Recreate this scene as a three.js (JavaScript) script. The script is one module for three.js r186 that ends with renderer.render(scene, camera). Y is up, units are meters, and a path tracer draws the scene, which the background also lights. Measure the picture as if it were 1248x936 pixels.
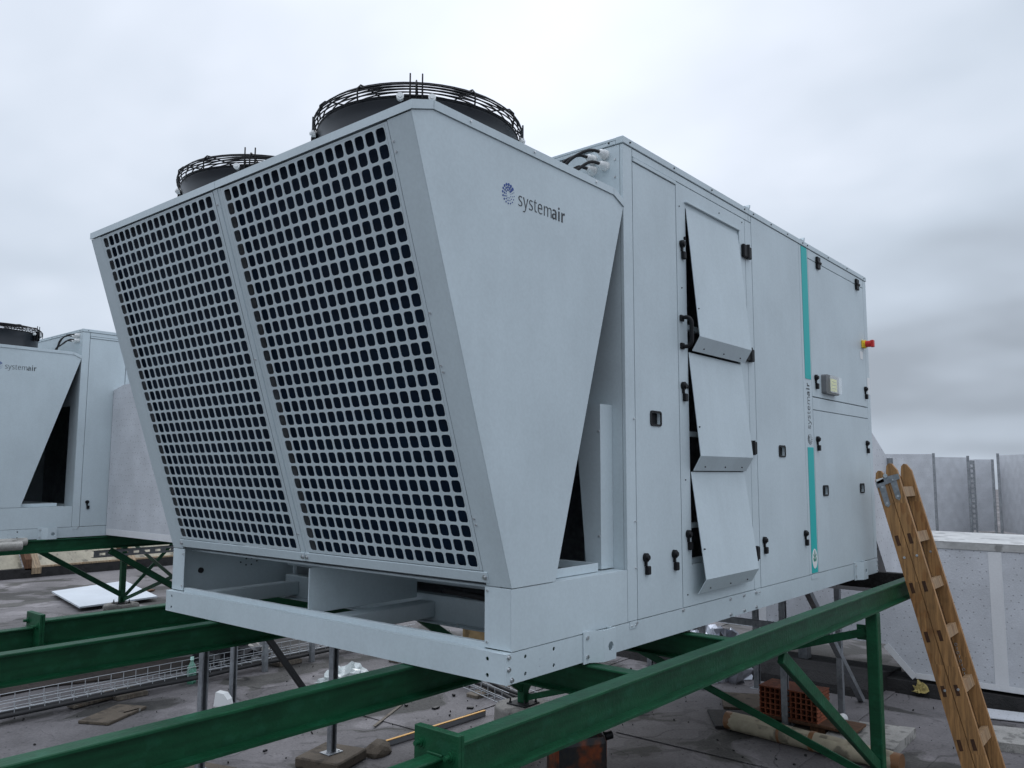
import * as THREE from 'three';
import { mergeGeometries } from 'three/addons/utils/BufferGeometryUtils.js';
import { TextGeometry } from 'three/addons/geometries/TextGeometry.js';
import { FontLoader } from 'three/addons/loaders/FontLoader.js';

// ---------------------------------------------------------------- camera
const scene = new THREE.Scene();
const FPX = 996.15, PITCH = 0.1067, YAW = 0.6968, ROLL = 0.0032;
const CP = new THREE.Vector3(-1.9073, 0.6315, 1.6157);
const cF = new THREE.Vector3(Math.cos(YAW) * Math.cos(PITCH), Math.sin(PITCH), -Math.sin(YAW) * Math.cos(PITCH));
const r0 = new THREE.Vector3(Math.sin(YAW), 0, Math.cos(YAW));
const u0 = new THREE.Vector3().crossVectors(r0, cF);
const cR = r0.clone().multiplyScalar(Math.cos(ROLL)).addScaledVector(u0, Math.sin(ROLL));
const cU = u0.clone().multiplyScalar(Math.cos(ROLL)).addScaledVector(r0, -Math.sin(ROLL));
const camera = new THREE.PerspectiveCamera(2 * Math.atan(468 / FPX) * 180 / Math.PI, 4 / 3, 0.05, 600);
camera.position.copy(CP);
camera.quaternion.setFromRotationMatrix(new THREE.Matrix4().makeBasis(cR, cU, cF.clone().negate()));
camera.updateMatrixWorld();

// ---------------------------------------------------------------- seeded noise
function rng(seed) { let s = seed >>> 0; return () => { s = (s + 0x6D2B79F5) >>> 0; let t = Math.imul(s ^ (s >>> 15), 1 | s); t = (t + Math.imul(t ^ (t >>> 7), 61 | t)) ^ t; return ((t ^ (t >>> 14)) >>> 0) / 4294967296; }; }
function hash2(x, y, s) { let h = (Math.imul(x, 374761393) + Math.imul(y, 668265263) + Math.imul(s, 974634777)) | 0; h = Math.imul(h ^ (h >>> 13), 1274126177); return ((h ^ (h >>> 16)) >>> 0) / 4294967296; }
function vn(x, y, per, s) {            // value noise that tiles with period per (cells)
  const xi = Math.floor(x), yi = Math.floor(y), fx = x - xi, fy = y - yi;
  const u = fx * fx * (3 - 2 * fx), v = fy * fy * (3 - 2 * fy), m = (a) => ((a % per) + per) % per;
  const a = hash2(m(xi), m(yi), s), b = hash2(m(xi + 1), m(yi), s), c = hash2(m(xi), m(yi + 1), s), d = hash2(m(xi + 1), m(yi + 1), s);
  return a + (b - a) * u + (c - a) * v + (a - b - c + d) * u * v;
}
function fbm(x, y, per, s, oct = 4) { let t = 0, a = 0.5, n = 0; for (let i = 0; i < oct; i++) { t += a * vn(x, y, per, s + i * 17); n += a; a *= 0.5; x *= 2; y *= 2; per *= 2; } return t / n; }
const sst = (a, b, x) => { const t = Math.min(1, Math.max(0, (x - a) / (b - a))); return t * t * (3 - 2 * t); };

// ---------------------------------------------------------------- sky (overcast) and weak veiled sun
const sunAz = -YAW + 0.058, sunEl = 0.5;
const sunDir = new THREE.Vector3(Math.cos(sunAz) * Math.cos(sunEl), Math.sin(sunEl), Math.sin(sunAz) * Math.cos(sunEl));
const glowDir = new THREE.Vector3(Math.cos(sunAz) * Math.cos(0.43), Math.sin(0.43), Math.sin(sunAz) * Math.cos(0.43));
{
  const w = 1024, h = 512, data = new Float32Array(w * h * 4);
  for (let j = 0; j < h; j++) for (let i = 0; i < w; i++) {
    const ph = ((i + 0.5) / w - 0.5) * 2 * Math.PI, e = ((j + 0.5) / h - 0.5) * Math.PI;
    const cx = Math.cos(e) * Math.cos(ph), cy = Math.sin(e), cz = Math.cos(e) * Math.sin(ph);
    const ee = Math.max(0, e);
    let L = 0.66 + 0.13 * sst(0, 0.5, ee) + 1.15 * sst(0.40, 1.3, ee);
    const k = 1.9 / (Math.sin(ee) + 0.22);                       // cloud layer in perspective
    const n1 = fbm(cx * k * 1.0 + 40, cz * k * 1.0 + 40, 4096, 3, 5) - 0.5;
    const n2 = fbm(cx * k * 2.6 + 90, cz * k * 1.3 + 20, 4096, 9, 5) - 0.5;
    L *= 1 + 0.36 * n1 + 0.22 * n2;
    const ang = Math.acos(Math.min(1, cx * glowDir.x + cy * glowDir.y + cz * glowDir.z));
    L += 0.17 * Math.exp(-(ang * ang) / 0.045) + 0.07 * Math.exp(-(ang * ang) / 0.3);
    // heavier cloud bank low on the right hand side of the sky
    let da = ph - (-YAW + 0.56); da = Math.atan2(Math.sin(da), Math.cos(da));
    const bank = Math.exp(-(da * da) / 0.20);
    const ragged = 0.085 * (fbm(ph * 9 + 50, e * 22 + 50, 4096, 21, 5) - 0.5);
    const wisp = fbm(ph * 6 + 70, e * 26 + 70, 4096, 33, 5) - 0.5;
    L -= bank * (0.09 * sst(0.75, 0.3, e) + 0.10 * sst(0.42, 0.06, e) * sst(-0.03, 0.07, e) + 0.10 * sst(0.035, 0.085, e + ragged) * sst(0.2, 0.1, e + ragged * 1.7) - 0.16 * wisp * sst(0.5, 0.15, e));
    if (e < 0) L *= 0.75;
    L = Math.max(0.12, L);
    const warm = sst(0.62, 0.98, L);
    const o = (j * w + i) * 4;
    data[o] = L * (0.86 + 0.06 * warm); data[o + 1] = L * (0.98 + 0.01 * warm); data[o + 2] = L * (1.14 - 0.02 * warm); data[o + 3] = 1;
  }
  const sky = new THREE.DataTexture(data, w, h, THREE.RGBAFormat, THREE.FloatType);
  sky.mapping = THREE.EquirectangularReflectionMapping; sky.magFilter = THREE.LinearFilter; sky.minFilter = THREE.LinearFilter; sky.wrapS = THREE.RepeatWrapping; sky.needsUpdate = true;
  scene.background = sky; scene.environment = sky; scene.backgroundIntensity = 1; scene.environmentIntensity = 1;
}
const sun = new THREE.DirectionalLight(new THREE.Color().setRGB(1, 0.97, 0.93), 0.5);
sun.position.copy(sunDir).multiplyScalar(40); sun.target.position.set(1.5, 0, -1); scene.add(sun, sun.target);
sun.castShadow = true; sun.shadow.radius = 50; sun.shadow.mapSize.set(2048, 2048);
Object.assign(sun.shadow.camera, { left: -14, right: 14, top: 12, bottom: -12, near: 1, far: 90 });
const EXPOSURE = 1.0;

// ---------------------------------------------------------------- pixel -> place helpers (photograph 1248 x 936)
const ray = (px, py) => cF.clone().addScaledVector(cR, (px - 624) / FPX).addScaledVector(cU, (468 - py) / FPX);
const hit = (px, py, ax, val) => { const v = ray(px, py); return CP.clone().addScaledVector(v, (val - CP[ax]) / v[ax]); };
const PX = (px, py, x) => hit(px, py, 'x', x), PY = (px, py, y) => hit(px, py, 'y', y), PZ = (px, py, z) => hit(px, py, 'z', z);
const V = (x, y, z) => new THREE.Vector3(x, y, z);

// ---------------------------------------------------------------- textures
function tex(size, fn, srgb = true, rep = 1) {
  const d = new Uint8Array(size * size * 4);
  for (let j = 0; j < size; j++) for (let i = 0; i < size; i++) {
    const c = fn(i / size, j / size), o = (j * size + i) * 4;
    if (typeof c === 'number') d[o] = d[o + 1] = d[o + 2] = Math.max(0, Math.min(255, c * 255));
    else for (let k = 0; k < 3; k++) d[o + k] = Math.max(0, Math.min(255, c[k] * 255));
    d[o + 3] = 255;
  }
  const t = new THREE.DataTexture(d, size, size); t.wrapS = t.wrapT = THREE.RepeatWrapping; t.magFilter = THREE.LinearFilter; t.minFilter = THREE.LinearMipmapLinearFilter; t.generateMipmaps = true;
  if (srgb) t.colorSpace = THREE.SRGBColorSpace; t.repeat.set(rep, rep); t.needsUpdate = true; return t;
}
// uv are metres: repeat r means one tile covers 1/r metres
const T = {};
T.coat = tex(512, (u, v) => { const a = fbm(u * 6, v * 6, 6, 5, 5), b = vn(u * 220, v * 220, 220, 8), s = fbm(u * 40, v * 3, 40, 77, 3); return 0.925 + 0.07 * (a - 0.5) + 0.028 * (b - 0.5) + 0.02 * (s - 0.5); }, true, 0.7);
T.coatBump = tex(256, (u, v) => fbm(u * 60, v * 60, 60, 31, 2), false, 2.5);
T.coatRough = tex(256, (u, v) => 0.84 + 0.3 * (fbm(u * 5, v * 5, 5, 12, 5) - 0.5), false, 0.9);
T.paint = tex(512, (u, v) => { const a = fbm(u * 7, v * 7, 7, 15, 5), s = fbm(u * 5, v * 60, 60, 25, 3), c = sst(0.6, 0.76, fbm(u * 18, v * 18, 18, 35, 4)); const k = 0.76 + 0.3 * (a - 0.5) + 0.16 * (s - 0.5); return [k + 0.16 * c, k + 0.07 * c, k + 0.12 * c]; }, true, 1.3);
T.paintBump = tex(256, (u, v) => 0.7 * fbm(u * 30, v * 30, 30, 41, 4) + 0.3 * vn(u * 90, v * 90, 90, 4), false, 3);
T.galv = tex(512, (u, v) => { const a = fbm(u * 30, v * 30, 30, 51, 3), b = fbm(u * 5, v * 5, 5, 52, 4); return 0.78 + 0.22 * (a - 0.5) + 0.22 * (b - 0.5); }, true, 2);
T.wood = tex(512, (u, v) => {
  const w = fbm(u * 3, v * 12, 3, 61, 3), g = fbm(u * 70 + w * 1.5, v * 2, 280, 62, 4), k = sst(0.66, 0.8, fbm(u * 9, v * 5, 45, 64, 3)), d = sst(0.55, 0.8, fbm(u * 14, v * 10, 70, 66, 4));
  const t = 0.72 + 0.42 * (g - 0.5) - 0.05 * k - 0.05 * d; return [t, t * (0.97 - 0.05 * k), t * (0.93 - 0.1 * k)];
}, true, 2.2);
T.conc = tex(1024, (u, v) => { const a = fbm(u * 5, v * 5, 5, 71, 6), b = vn(u * 300, v * 300, 300, 72), c = sst(0.58, 0.72, fbm(u * 16, v * 16, 16, 74, 4)); const k = 0.72 + 0.36 * (a - 0.5) + 0.14 * (b - 0.5) - 0.16 * c; return [k, k * 0.99, k * 0.97]; }, true, 1);
T.concBump = tex(512, (u, v) => 0.6 * fbm(u * 40, v * 40, 40, 81, 4) + 0.4 * vn(u * 200, v * 200, 200, 82), false, 1.5);
// roof deck: weathered bitumen / cement with tide-mark stains, grit, hairline cracks
T.deck = tex(2048, (u, v) => {
  const a = fbm(u * 6, v * 6, 6, 91, 7), b = fbm(u * 23, v * 23, 23, 92, 5), g = vn(u * 700, v * 700, 700, 93), g2 = vn(u * 260, v * 260, 260, 193);
  const warp = fbm(u * 9, v * 9, 9, 94, 4), st = fbm(u * 11 + warp * 2.2, v * 11 + warp * 1.4, 11, 95, 6);
  const stain = sst(0.56, 0.64, st) * (0.55 + 0.45 * b), rim = sst(0.53, 0.56, st) * (1 - sst(0.56, 0.59, st));
  const cr = Math.abs(fbm(u * 8 + b * 0.25, v * 8, 8, 97, 3) - 0.5), crack = (1 - sst(0.0, 0.006, cr)) * sst(0.45, 0.65, a);
  const speck = g2 > 0.93 ? 0.16 : 0, pale = sst(0.6, 0.74, fbm(u * 14, v * 14, 14, 98, 6));
  let k = 0.60 + 0.34 * (a - 0.5) + 0.18 * (b - 0.5) + 0.10 * (g - 0.5) - 0.34 * stain - 0.11 * rim - 0.24 * crack - speck + 0.12 * pale;
  return [k * 1.0, k * (0.975 + 0.01 * stain), k * (0.985 - 0.045 * stain)];
}, true, 0.17);
T.deckBump = tex(1024, (u, v) => 0.45 * fbm(u * 40, v * 40, 40, 101, 4) + 0.35 * vn(u * 380, v * 380, 380, 102) + 0.2 * fbm(u * 7, v * 7, 7, 103, 3), false, 0.33);
// foil-faced duct board: embossed grain with rows of fixing pins
T.duct = tex(1024, (u, v) => {
  const a = fbm(u * 5, v * 5, 5, 111, 5), b = vn(u * 180, v * 180, 180, 112); let k = 0.90 + 0.12 * (a - 0.5) + 0.06 * (b - 0.5);
  const N = 14, row = Math.floor(v * N), uu = u * N + (row % 2) * 0.5, c = Math.floor(uu), jx = 0.5 + 0.3 * (hash2(c % N, row, 5) - 0.5), jy = 0.5 + 0.3 * (hash2(c % N, row, 6) - 0.5);
  const dx = uu - c - jx, dy = v * N - row - jy; if (hash2(c % N, row, 7) > 0.3 && dx * dx + dy * dy * 2 < 0.012) k -= 0.24;
  return [k * 0.99, k, k * 1.015];
}, true, 1.4);
T.ductBump = tex(512, (u, v) => 0.6 * vn(u * 90, v * 90, 90, 121) + 0.4 * fbm(u * 9, v * 9, 9, 122, 4), false, 1.4);
T.fin = tex(256, (u, v) => { const f = 0.5 + 0.5 * Math.sin(u * Math.PI * 2 * 32), n = fbm(u * 6, v * 6, 6, 131, 4); return 0.62 + 0.22 * (f - 0.5) + 0.3 * (n - 0.5); }, true, 5);
T.canister = tex(256, (u, v) => { const k = sst(0.46, 0.8, fbm(u * 4, v * 4, 4, 151, 5)), n = fbm(u * 20, v * 20, 20, 152, 3); return [0.13 + 0.36 * k + 0.1 * (n - 0.5), 0.13 + 0.1 * k + 0.06 * (n - 0.5), 0.14 - 0.04 * k]; }, true, 3);
T.dirt = tex(512, (u, v) => { const a = fbm(u * 6, v * 6, 6, 141, 5), b = fbm(u * 40, v * 40, 40, 142, 3), c = sst(0.57, 0.7, fbm(u * 10, v * 10, 10, 143, 5)); const k = 0.8 + 0.26 * (a - 0.5) + 0.12 * (b - 0.5) - 0.22 * c; return [k, k * 0.98, k * 0.95]; }, true, 1);

// ---------------------------------------------------------------- materials
function mat(r, g, b, rough, o = {}) {
  const { metal = 0, map, bump, bs = 0.0006, rmap, phys, ...rest } = o;
  const m = new (phys ? THREE.MeshPhysicalMaterial : THREE.MeshStandardMaterial)({ roughness: rough, metalness: metal, side: THREE.DoubleSide, ...rest });
  m.color.setRGB(r, g, b); if (map) m.map = map; if (bump) { m.bumpMap = bump; m.bumpScale = bs; } if (rmap) m.roughnessMap = rmap; return m;
}
const M = {
  coat: mat(0.605, 0.695, 0.73, 0.55, { map: T.coat, bump: T.coatBump, bs: 0.00009, rmap: T.coatRough }),
  gasket: mat(0.02, 0.022, 0.025, 0.8),
  dark: mat(0.025, 0.028, 0.032, 0.8, { map: T.dirt }),
  coil: mat(0.006, 0.034, 0.085, 0.5, { phys: true, specularIntensity: 0.3, map: T.fin }),
  black: mat(0.006, 0.0065, 0.008, 0.5, { phys: true, specularIntensity: 0.45 }),
  tray: mat(0.44, 0.46, 0.48, 0.45, { metal: 0.25 }),
  canister: mat(1, 1, 1, 0.45, { map: T.canister }),
  soil: mat(0.075, 0.058, 0.05, 0.95, { map: T.conc, bump: T.concBump, bs: 0.01 }),
  blackFan: mat(0.015, 0.018, 0.023, 0.33),
  rubber: mat(0.012, 0.012, 0.013, 0.7),
  steel: mat(0.62, 0.63, 0.64, 0.3, { metal: 0.9 }),
  galv: mat(0.50, 0.53, 0.56, 0.42, { metal: 0.55, map: T.galv }),
  white: mat(0.74, 0.75, 0.74, 0.45),
  green: mat(0.012, 0.120, 0.050, 0.45, { phys: true, specularIntensity: 0.5, map: T.paint, bump: T.paintBump, bs: 0.0012 }),
  wood: mat(0.64, 0.36, 0.145, 0.62, { map: T.wood }),
  rung: mat(0.58, 0.40, 0.235, 0.7, { map: T.wood }),
  tenon: mat(0.11, 0.045, 0.016, 0.75, { map: T.wood }),
  deck: mat(0.37, 0.365, 0.365, 0.82, { map: T.deck, bump: T.deckBump, bs: 0.006 }),
  conc: mat(0.40, 0.39, 0.375, 0.9, { map: T.conc, bump: T.concBump, bs: 0.003 }),
  concPale: mat(0.56, 0.555, 0.54, 0.9, { map: T.conc, bump: T.concBump, bs: 0.003 }),
  concBrown: mat(0.16, 0.13, 0.10, 0.9, { map: T.conc, bump: T.concBump, bs: 0.003 }),
  duct: mat(0.72, 0.725, 0.735, 0.45, { map: T.duct, bump: T.ductBump, bs: 0.0012 }),
  ductTape: mat(0.84, 0.85, 0.86, 0.34, { map: T.coat }),
  bitumen: mat(0.022, 0.021, 0.023, 0.75, { map: T.dirt, bump: T.concBump, bs: 0.006 }),
  teal: mat(0.0, 0.42, 0.40, 0.5),
  navy: mat(0.012, 0.05, 0.25, 0.5),
  ink: mat(0.02, 0.022, 0.026, 0.5),
  red: mat(0.55, 0.02, 0.015, 0.4),
  yellow: mat(0.78, 0.52, 0.02, 0.45),
  brick: mat(0.40, 0.115, 0.05, 0.9, { map: T.conc, bump: T.concBump, bs: 0.004 }),
  plank: mat(0.20, 0.10, 0.05, 0.85, { map: T.wood }),
  oldPlank: mat(0.30, 0.27, 0.235, 0.85, { map: T.wood }),
  cream: mat(0.60, 0.55, 0.42, 0.75, { map: T.dirt }),
  tape: mat(0.22, 0.11, 0.05, 0.45),
  orange: mat(0.85, 0.24, 0.01, 0.5),
  card: mat(0.46, 0.33, 0.17, 0.85, { map: T.dirt }),
  foil: mat(0.55, 0.57, 0.62, 0.28, { metal: 0.75 }),
  plasticBag: mat(0.013, 0.013, 0.015, 0.3),
  bottle: mat(0.45, 0.80, 0.66, 0.12, { phys: true, transmission: 0.75, thickness: 0 }),
  clear: mat(0.97, 0.98, 0.98, 0.03, { phys: true, transmission: 0.9, thickness: 0 }),
  foam: mat(0.75, 0.62, 0.24, 0.9, { map: T.conc }),
  board: mat(0.66, 0.71, 0.76, 0.4, { map: T.coat }),
  beige: mat(0.52, 0.49, 0.39, 0.6, { map: T.dirt }),
  paleWood: mat(0.58, 0.46, 0.32, 0.75, { map: T.wood }),
  rust: mat(0.17, 0.055, 0.02, 0.6, { map: T.conc }),
  polythene: mat(0.72, 0.77, 0.76, 0.25, { phys: true, transmission: 0.35, thickness: 0 }),
};

// ---------------------------------------------------------------- geometry helpers
function uvm(g) {                       // box-projected uv in metres
  if (g.index) g = g.toNonIndexed();
  if (!g.attributes.normal) g.computeVertexNormals();
  const p = g.attributes.position, n = p.count, uv = new Float32Array(n * 2);
  const a = new THREE.Vector3(), b = new THREE.Vector3(), c = new THREE.Vector3();
  for (let i = 0; i < n; i += 3) {
    a.fromBufferAttribute(p, i); b.fromBufferAttribute(p, i + 1); c.fromBufferAttribute(p, i + 2);
    const nx = Math.abs((b.y - a.y) * (c.z - a.z) - (b.z - a.z) * (c.y - a.y)), ny = Math.abs((b.z - a.z) * (c.x - a.x) - (b.x - a.x) * (c.z - a.z)), nz = Math.abs((b.x - a.x) * (c.y - a.y) - (b.y - a.y) * (c.x - a.x));
    const q = [a, b, c];
    for (let k = 0; k < 3; k++) { const v = q[k]; let s, t; if (ny >= nx && ny >= nz) { s = v.x; t = v.z; } else if (nx >= nz) { s = v.z; t = v.y; } else { s = v.x; t = v.y; } uv[(i + k) * 2] = s; uv[(i + k) * 2 + 1] = t; }
  }
  const out = new THREE.BufferGeometry(); out.setAttribute('position', p); out.setAttribute('normal', g.attributes.normal); out.setAttribute('uv', new THREE.BufferAttribute(uv, 2)); return out;
}
function mesh(name, geos, m, parent = scene, opt = {}) {
  geos = (Array.isArray(geos) ? geos : [geos]).map((g) => opt.keepUv ? (g.index ? g.toNonIndexed() : g) : uvm(g));
  const o = new THREE.Mesh(geos.length > 1 ? mergeGeometries(geos) : geos[0], m); o.name = name; o.castShadow = o.receiveShadow = true;
  if (opt.label) o.userData.label = opt.label; parent.add(o); return o;
}
const used = {};
const numbered = (n) => { const k = used[n] = (used[n] ?? -1) + 1; return k ? `${n}_${String(k).padStart(3, '0')}` : n; };
function tag(o, label, category, group, kind) { o.userData.label = label; o.userData.category = category; if (group) o.userData.group = group; if (kind) o.userData.kind = kind; return o; }
function thing(name, label, category, pos = [0, 0, 0], turn = 0, group) { const g = new THREE.Group(); g.name = numbered(name); g.position.set(...pos); g.rotation.y = turn; scene.add(g); return tag(g, label, category, group); }
function solo(name, geos, m, label, category, group, pos) { const o = mesh(numbered(name), geos, m); if (pos) o.position.set(...pos); return tag(o, label, category, group); }
function struct(name, geos, m) { const o = mesh(name, geos, m); o.userData.kind = 'structure'; return o; }

function tris(list, c) {               // convex solid: orient every triangle outward from c
  const pos = []; for (const [a, b, d] of list) { const n = b.clone().sub(a).cross(d.clone().sub(a)), m = a.clone().add(b).add(d).multiplyScalar(1 / 3).sub(c); if (n.dot(m) >= 0) pos.push(a, b, d); else pos.push(a, d, b); }
  const arr = new Float32Array(pos.length * 3); pos.forEach((p, i) => p.toArray(arr, i * 3)); const g = new THREE.BufferGeometry(); g.setAttribute('position', new THREE.BufferAttribute(arr, 3)); g.computeVertexNormals(); return g;
}
function bx(x0, x1, y0, y1, z0, z1, b = 0.0015) {   // chamfered box
  const c = V((x0 + x1) / 2, (y0 + y1) / 2, (z0 + z1) / 2), h = V(Math.abs(x1 - x0) / 2, Math.abs(y1 - y0) / 2, Math.abs(z1 - z0) / 2);
  b = Math.min(b, h.x * 0.6, h.y * 0.6, h.z * 0.6);
  const P = (sx, sy, sz, k) => V(c.x + sx * (h.x - (k === 0 ? 0 : b)), c.y + sy * (h.y - (k === 1 ? 0 : b)), c.z + sz * (h.z - (k === 2 ? 0 : b)));
  const L = [], quad = (a, q, d, e) => { L.push([a, q, d], [a, d, e]); }, S = [-1, 1];
  for (const s of S) {
    quad(P(s, -1, -1, 0), P(s, 1, -1, 0), P(s, 1, 1, 0), P(s, -1, 1, 0)); quad(P(-1, s, -1, 1), P(1, s, -1, 1), P(1, s, 1, 1), P(-1, s, 1, 1)); quad(P(-1, -1, s, 2), P(1, -1, s, 2), P(1, 1, s, 2), P(-1, 1, s, 2));
    for (const t of S) {
      quad(P(s, t, -1, 0), P(s, t, 1, 0), P(s, t, 1, 1), P(s, t, -1, 1)); quad(P(s, -1, t, 0), P(s, 1, t, 0), P(s, 1, t, 2), P(s, -1, t, 2)); quad(P(-1, s, t, 1), P(1, s, t, 1), P(1, s, t, 2), P(-1, s, t, 2));
      for (const r of S) L.push([P(s, t, r, 0), P(s, t, r, 1), P(s, t, r, 2)]);
    }
  }
  return tris(L, c);
}
function shapeOf(poly, holes = []) { const s = new THREE.Shape(poly.map(([a, b]) => new THREE.Vector2(a, b))); for (const h of holes) s.holes.push(new THREE.Path(h.map(([a, b]) => new THREE.Vector2(a, b)))); return s; }
const circ = (cx, cy, r, n = 12) => Array.from({ length: n }, (_, i) => [cx + r * Math.cos(i / n * 2 * Math.PI), cy + r * Math.sin(i / n * 2 * Math.PI)]);
const rect = (x0, x1, y0, y1) => [[x0, y0], [x1, y0], [x1, y1], [x0, y1]];
function rrect(x0, x1, y0, y1, r, n = 4) { const o = []; for (const [cx, cy, a] of [[x1 - r, y1 - r, 0], [x0 + r, y1 - r, 1], [x0 + r, y0 + r, 2], [x1 - r, y0 + r, 3]]) for (let i = 0; i < n; i++) { const t = (a + i / (n - 1)) * Math.PI / 2; o.push([cx + r * Math.cos(t), cy + r * Math.sin(t)]); } return o; }
function exZ(poly, z0, z1, holes) { const g = new THREE.ExtrudeGeometry(shapeOf(poly, holes), { depth: z1 - z0, bevelEnabled: false }); g.translate(0, 0, z0); return g; }          // poly (x,y)
function exX(poly, x0, x1, holes = []) { const f = (p) => p.map(([z, y]) => [-z, y]); const g = new THREE.ExtrudeGeometry(shapeOf(f(poly), holes.map(f)), { depth: x1 - x0, bevelEnabled: false }); g.rotateY(Math.PI / 2); g.translate(x0, 0, 0); return g; }   // poly (z,y)
function exY(poly, y0, y1, holes = []) { const f = (p) => p.map(([x, z]) => [x, -z]); const g = new THREE.ExtrudeGeometry(shapeOf(f(poly), holes.map(f)), { depth: y1 - y0, bevelEnabled: false }); g.rotateX(-Math.PI / 2); g.translate(0, y0, 0); return g; }   // poly (x,z)
function frameBetween(a, b, up = V(0, 1, 0)) { const d = b.clone().sub(a), L = d.length(); d.normalize(); let s = new THREE.Vector3().crossVectors(up, d); if (s.lengthSq() < 1e-6) s = V(1, 0, 0); s.normalize(); const t = new THREE.Vector3().crossVectors(d, s); return { L, m: new THREE.Matrix4().makeBasis(s, t, d).setPosition(a) }; }
function bar(a, b, w, h, bev = 0.002, up) { const { L, m } = frameBetween(a, b, up); return bx(-w / 2, w / 2, -h / 2, h / 2, 0, L, bev).applyMatrix4(m); }      // w across, h along "up"
function along(poly, a, b, up) { const { L, m } = frameBetween(a, b, up); return exZ(poly, 0, L).applyMatrix4(m); }
function rod(a, b, r, n = 10, r2 = r) { const { L, m } = frameBetween(a, b); const g = new THREE.CylinderGeometry(r2, r, L, n); g.rotateX(Math.PI / 2); g.translate(0, 0, L / 2); return g.applyMatrix4(m); }
function tube(pts, r, seg = 24, n = 8, closed = false) { return new THREE.TubeGeometry(new THREE.CatmullRomCurve3(pts, closed, 'centripetal'), seg, r, n, closed); }
function ring(cx, y, cz, R, r, seg = 56) { const g = new THREE.TorusGeometry(R, r, 5, seg); g.rotateX(Math.PI / 2); g.translate(cx, y, cz); return g; }
// hexagon bolt with washer: base point, outward axis
function boltG(p, axis, r = 0.007) { const q = p.clone().addScaledVector(axis, 0.0015), e = p.clone().addScaledVector(axis, 0.0065); return [rod(p.clone().addScaledVector(axis, -0.002), q, r * 1.45, 12), rod(q, e, r, 6)]; }
const screwG = (p, axis, r = 0.0045) => rod(p.clone().addScaledVector(axis, -0.002), p.clone().addScaledVector(axis, 0.004), r, 7, r * 0.7);
function isec(h, b, tf, tw) { const c = 0.0025; return [[-b / 2 + c, 0], [-b / 2, -c], [-b / 2, -tf], [-tw / 2, -tf - 0.006], [-tw / 2, -h + tf + 0.006], [-b / 2, -h + tf], [-b / 2, -h], [b / 2, -h], [b / 2, -h + tf], [tw / 2, -h + tf + 0.006], [tw / 2, -tf - 0.006], [b / 2, -tf], [b / 2, -c], [b / 2 - c, 0]].map(([x, y]) => [x, y]).reverse(); }

const fontR = await new FontLoader().loadAsync('fonts/droid/droid_sans_regular.typeface.json');
const fontB = await new FontLoader().loadAsync('fonts/droid/droid_sans_bold.typeface.json');
// the maker's word mark, laid flat in (x,y), width w; light letters then heavy letters
function wordmark(w) {
  const t1 = new TextGeometry('system', { font: fontR, size: 1, depth: 0.02, curveSegments: 4, bevelEnabled: true, bevelThickness: 0.001, bevelSize: 0.0, bevelOffset: -0.021, bevelSegments: 1 }), t2 = new TextGeometry('air', { font: fontB, size: 1, depth: 0.02, curveSegments: 4, bevelEnabled: true, bevelThickness: 0.001, bevelSize: 0.0, bevelOffset: -0.02, bevelSegments: 1 });
  t1.computeBoundingBox(); const w1 = t1.boundingBox.max.x; t2.computeBoundingBox(); t2.translate(w1 + 0.08 - t2.boundingBox.min.x, 0, 0); t2.computeBoundingBox();
  const k = w / t2.boundingBox.max.x; return [t1, t2].map((g) => { const q = g.toNonIndexed ? (g.index ? g.toNonIndexed() : g) : g; q.scale(k, k * 1.12, 0.05); return q; });
}
function dotmark(r) { const out = []; for (let k = 0; k < 3; k++) { const R = r * [0.9, 0.62, 0.38][k], n = [16, 13, 10][k]; for (let i = 0; i < n; i++) { const t = 0.75 + i / n * Math.PI * 2, f = i / n, s = r * [0.145, 0.12, 0.09][k] * (1.05 - 0.8 * f); const g = new THREE.CylinderGeometry(s, s, 0.001, 10); g.rotateX(Math.PI / 2); g.scale(1, 1.15, 1); g.translate(R * Math.cos(t), R * Math.sin(t) * 1.1, 0); out.push(g); } } return out; }

// ================================================================ SETTING
const G = -1.13;
{
  const g = new THREE.PlaneGeometry(160, 160); g.rotateX(-Math.PI / 2); g.translate(20, G, -10);
  const d = struct('roof_deck', g, M.deck);
  // lapped membrane sheets laid over the deck
  const lay = [[2.2, 9, -3.4, -2.5, 0.03], [3.0, 8, -1.5, -0.3, 0.015], [3.4, 9, 0.6, 1.7, -0.02], [-3, 2.4, -4.6, -3.5, 0.02], [-4, 6, -8.2, -7.1, 0.01]];
  lay.forEach(([x0, x1, z0, z1, a], i) => { const s = bx(x0, x1, G + 0.004, G + 0.007, z0, z1, 0.0028); s.rotateY(a); mesh('membrane_sheet', s, M.deck, d); });
}

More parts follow.
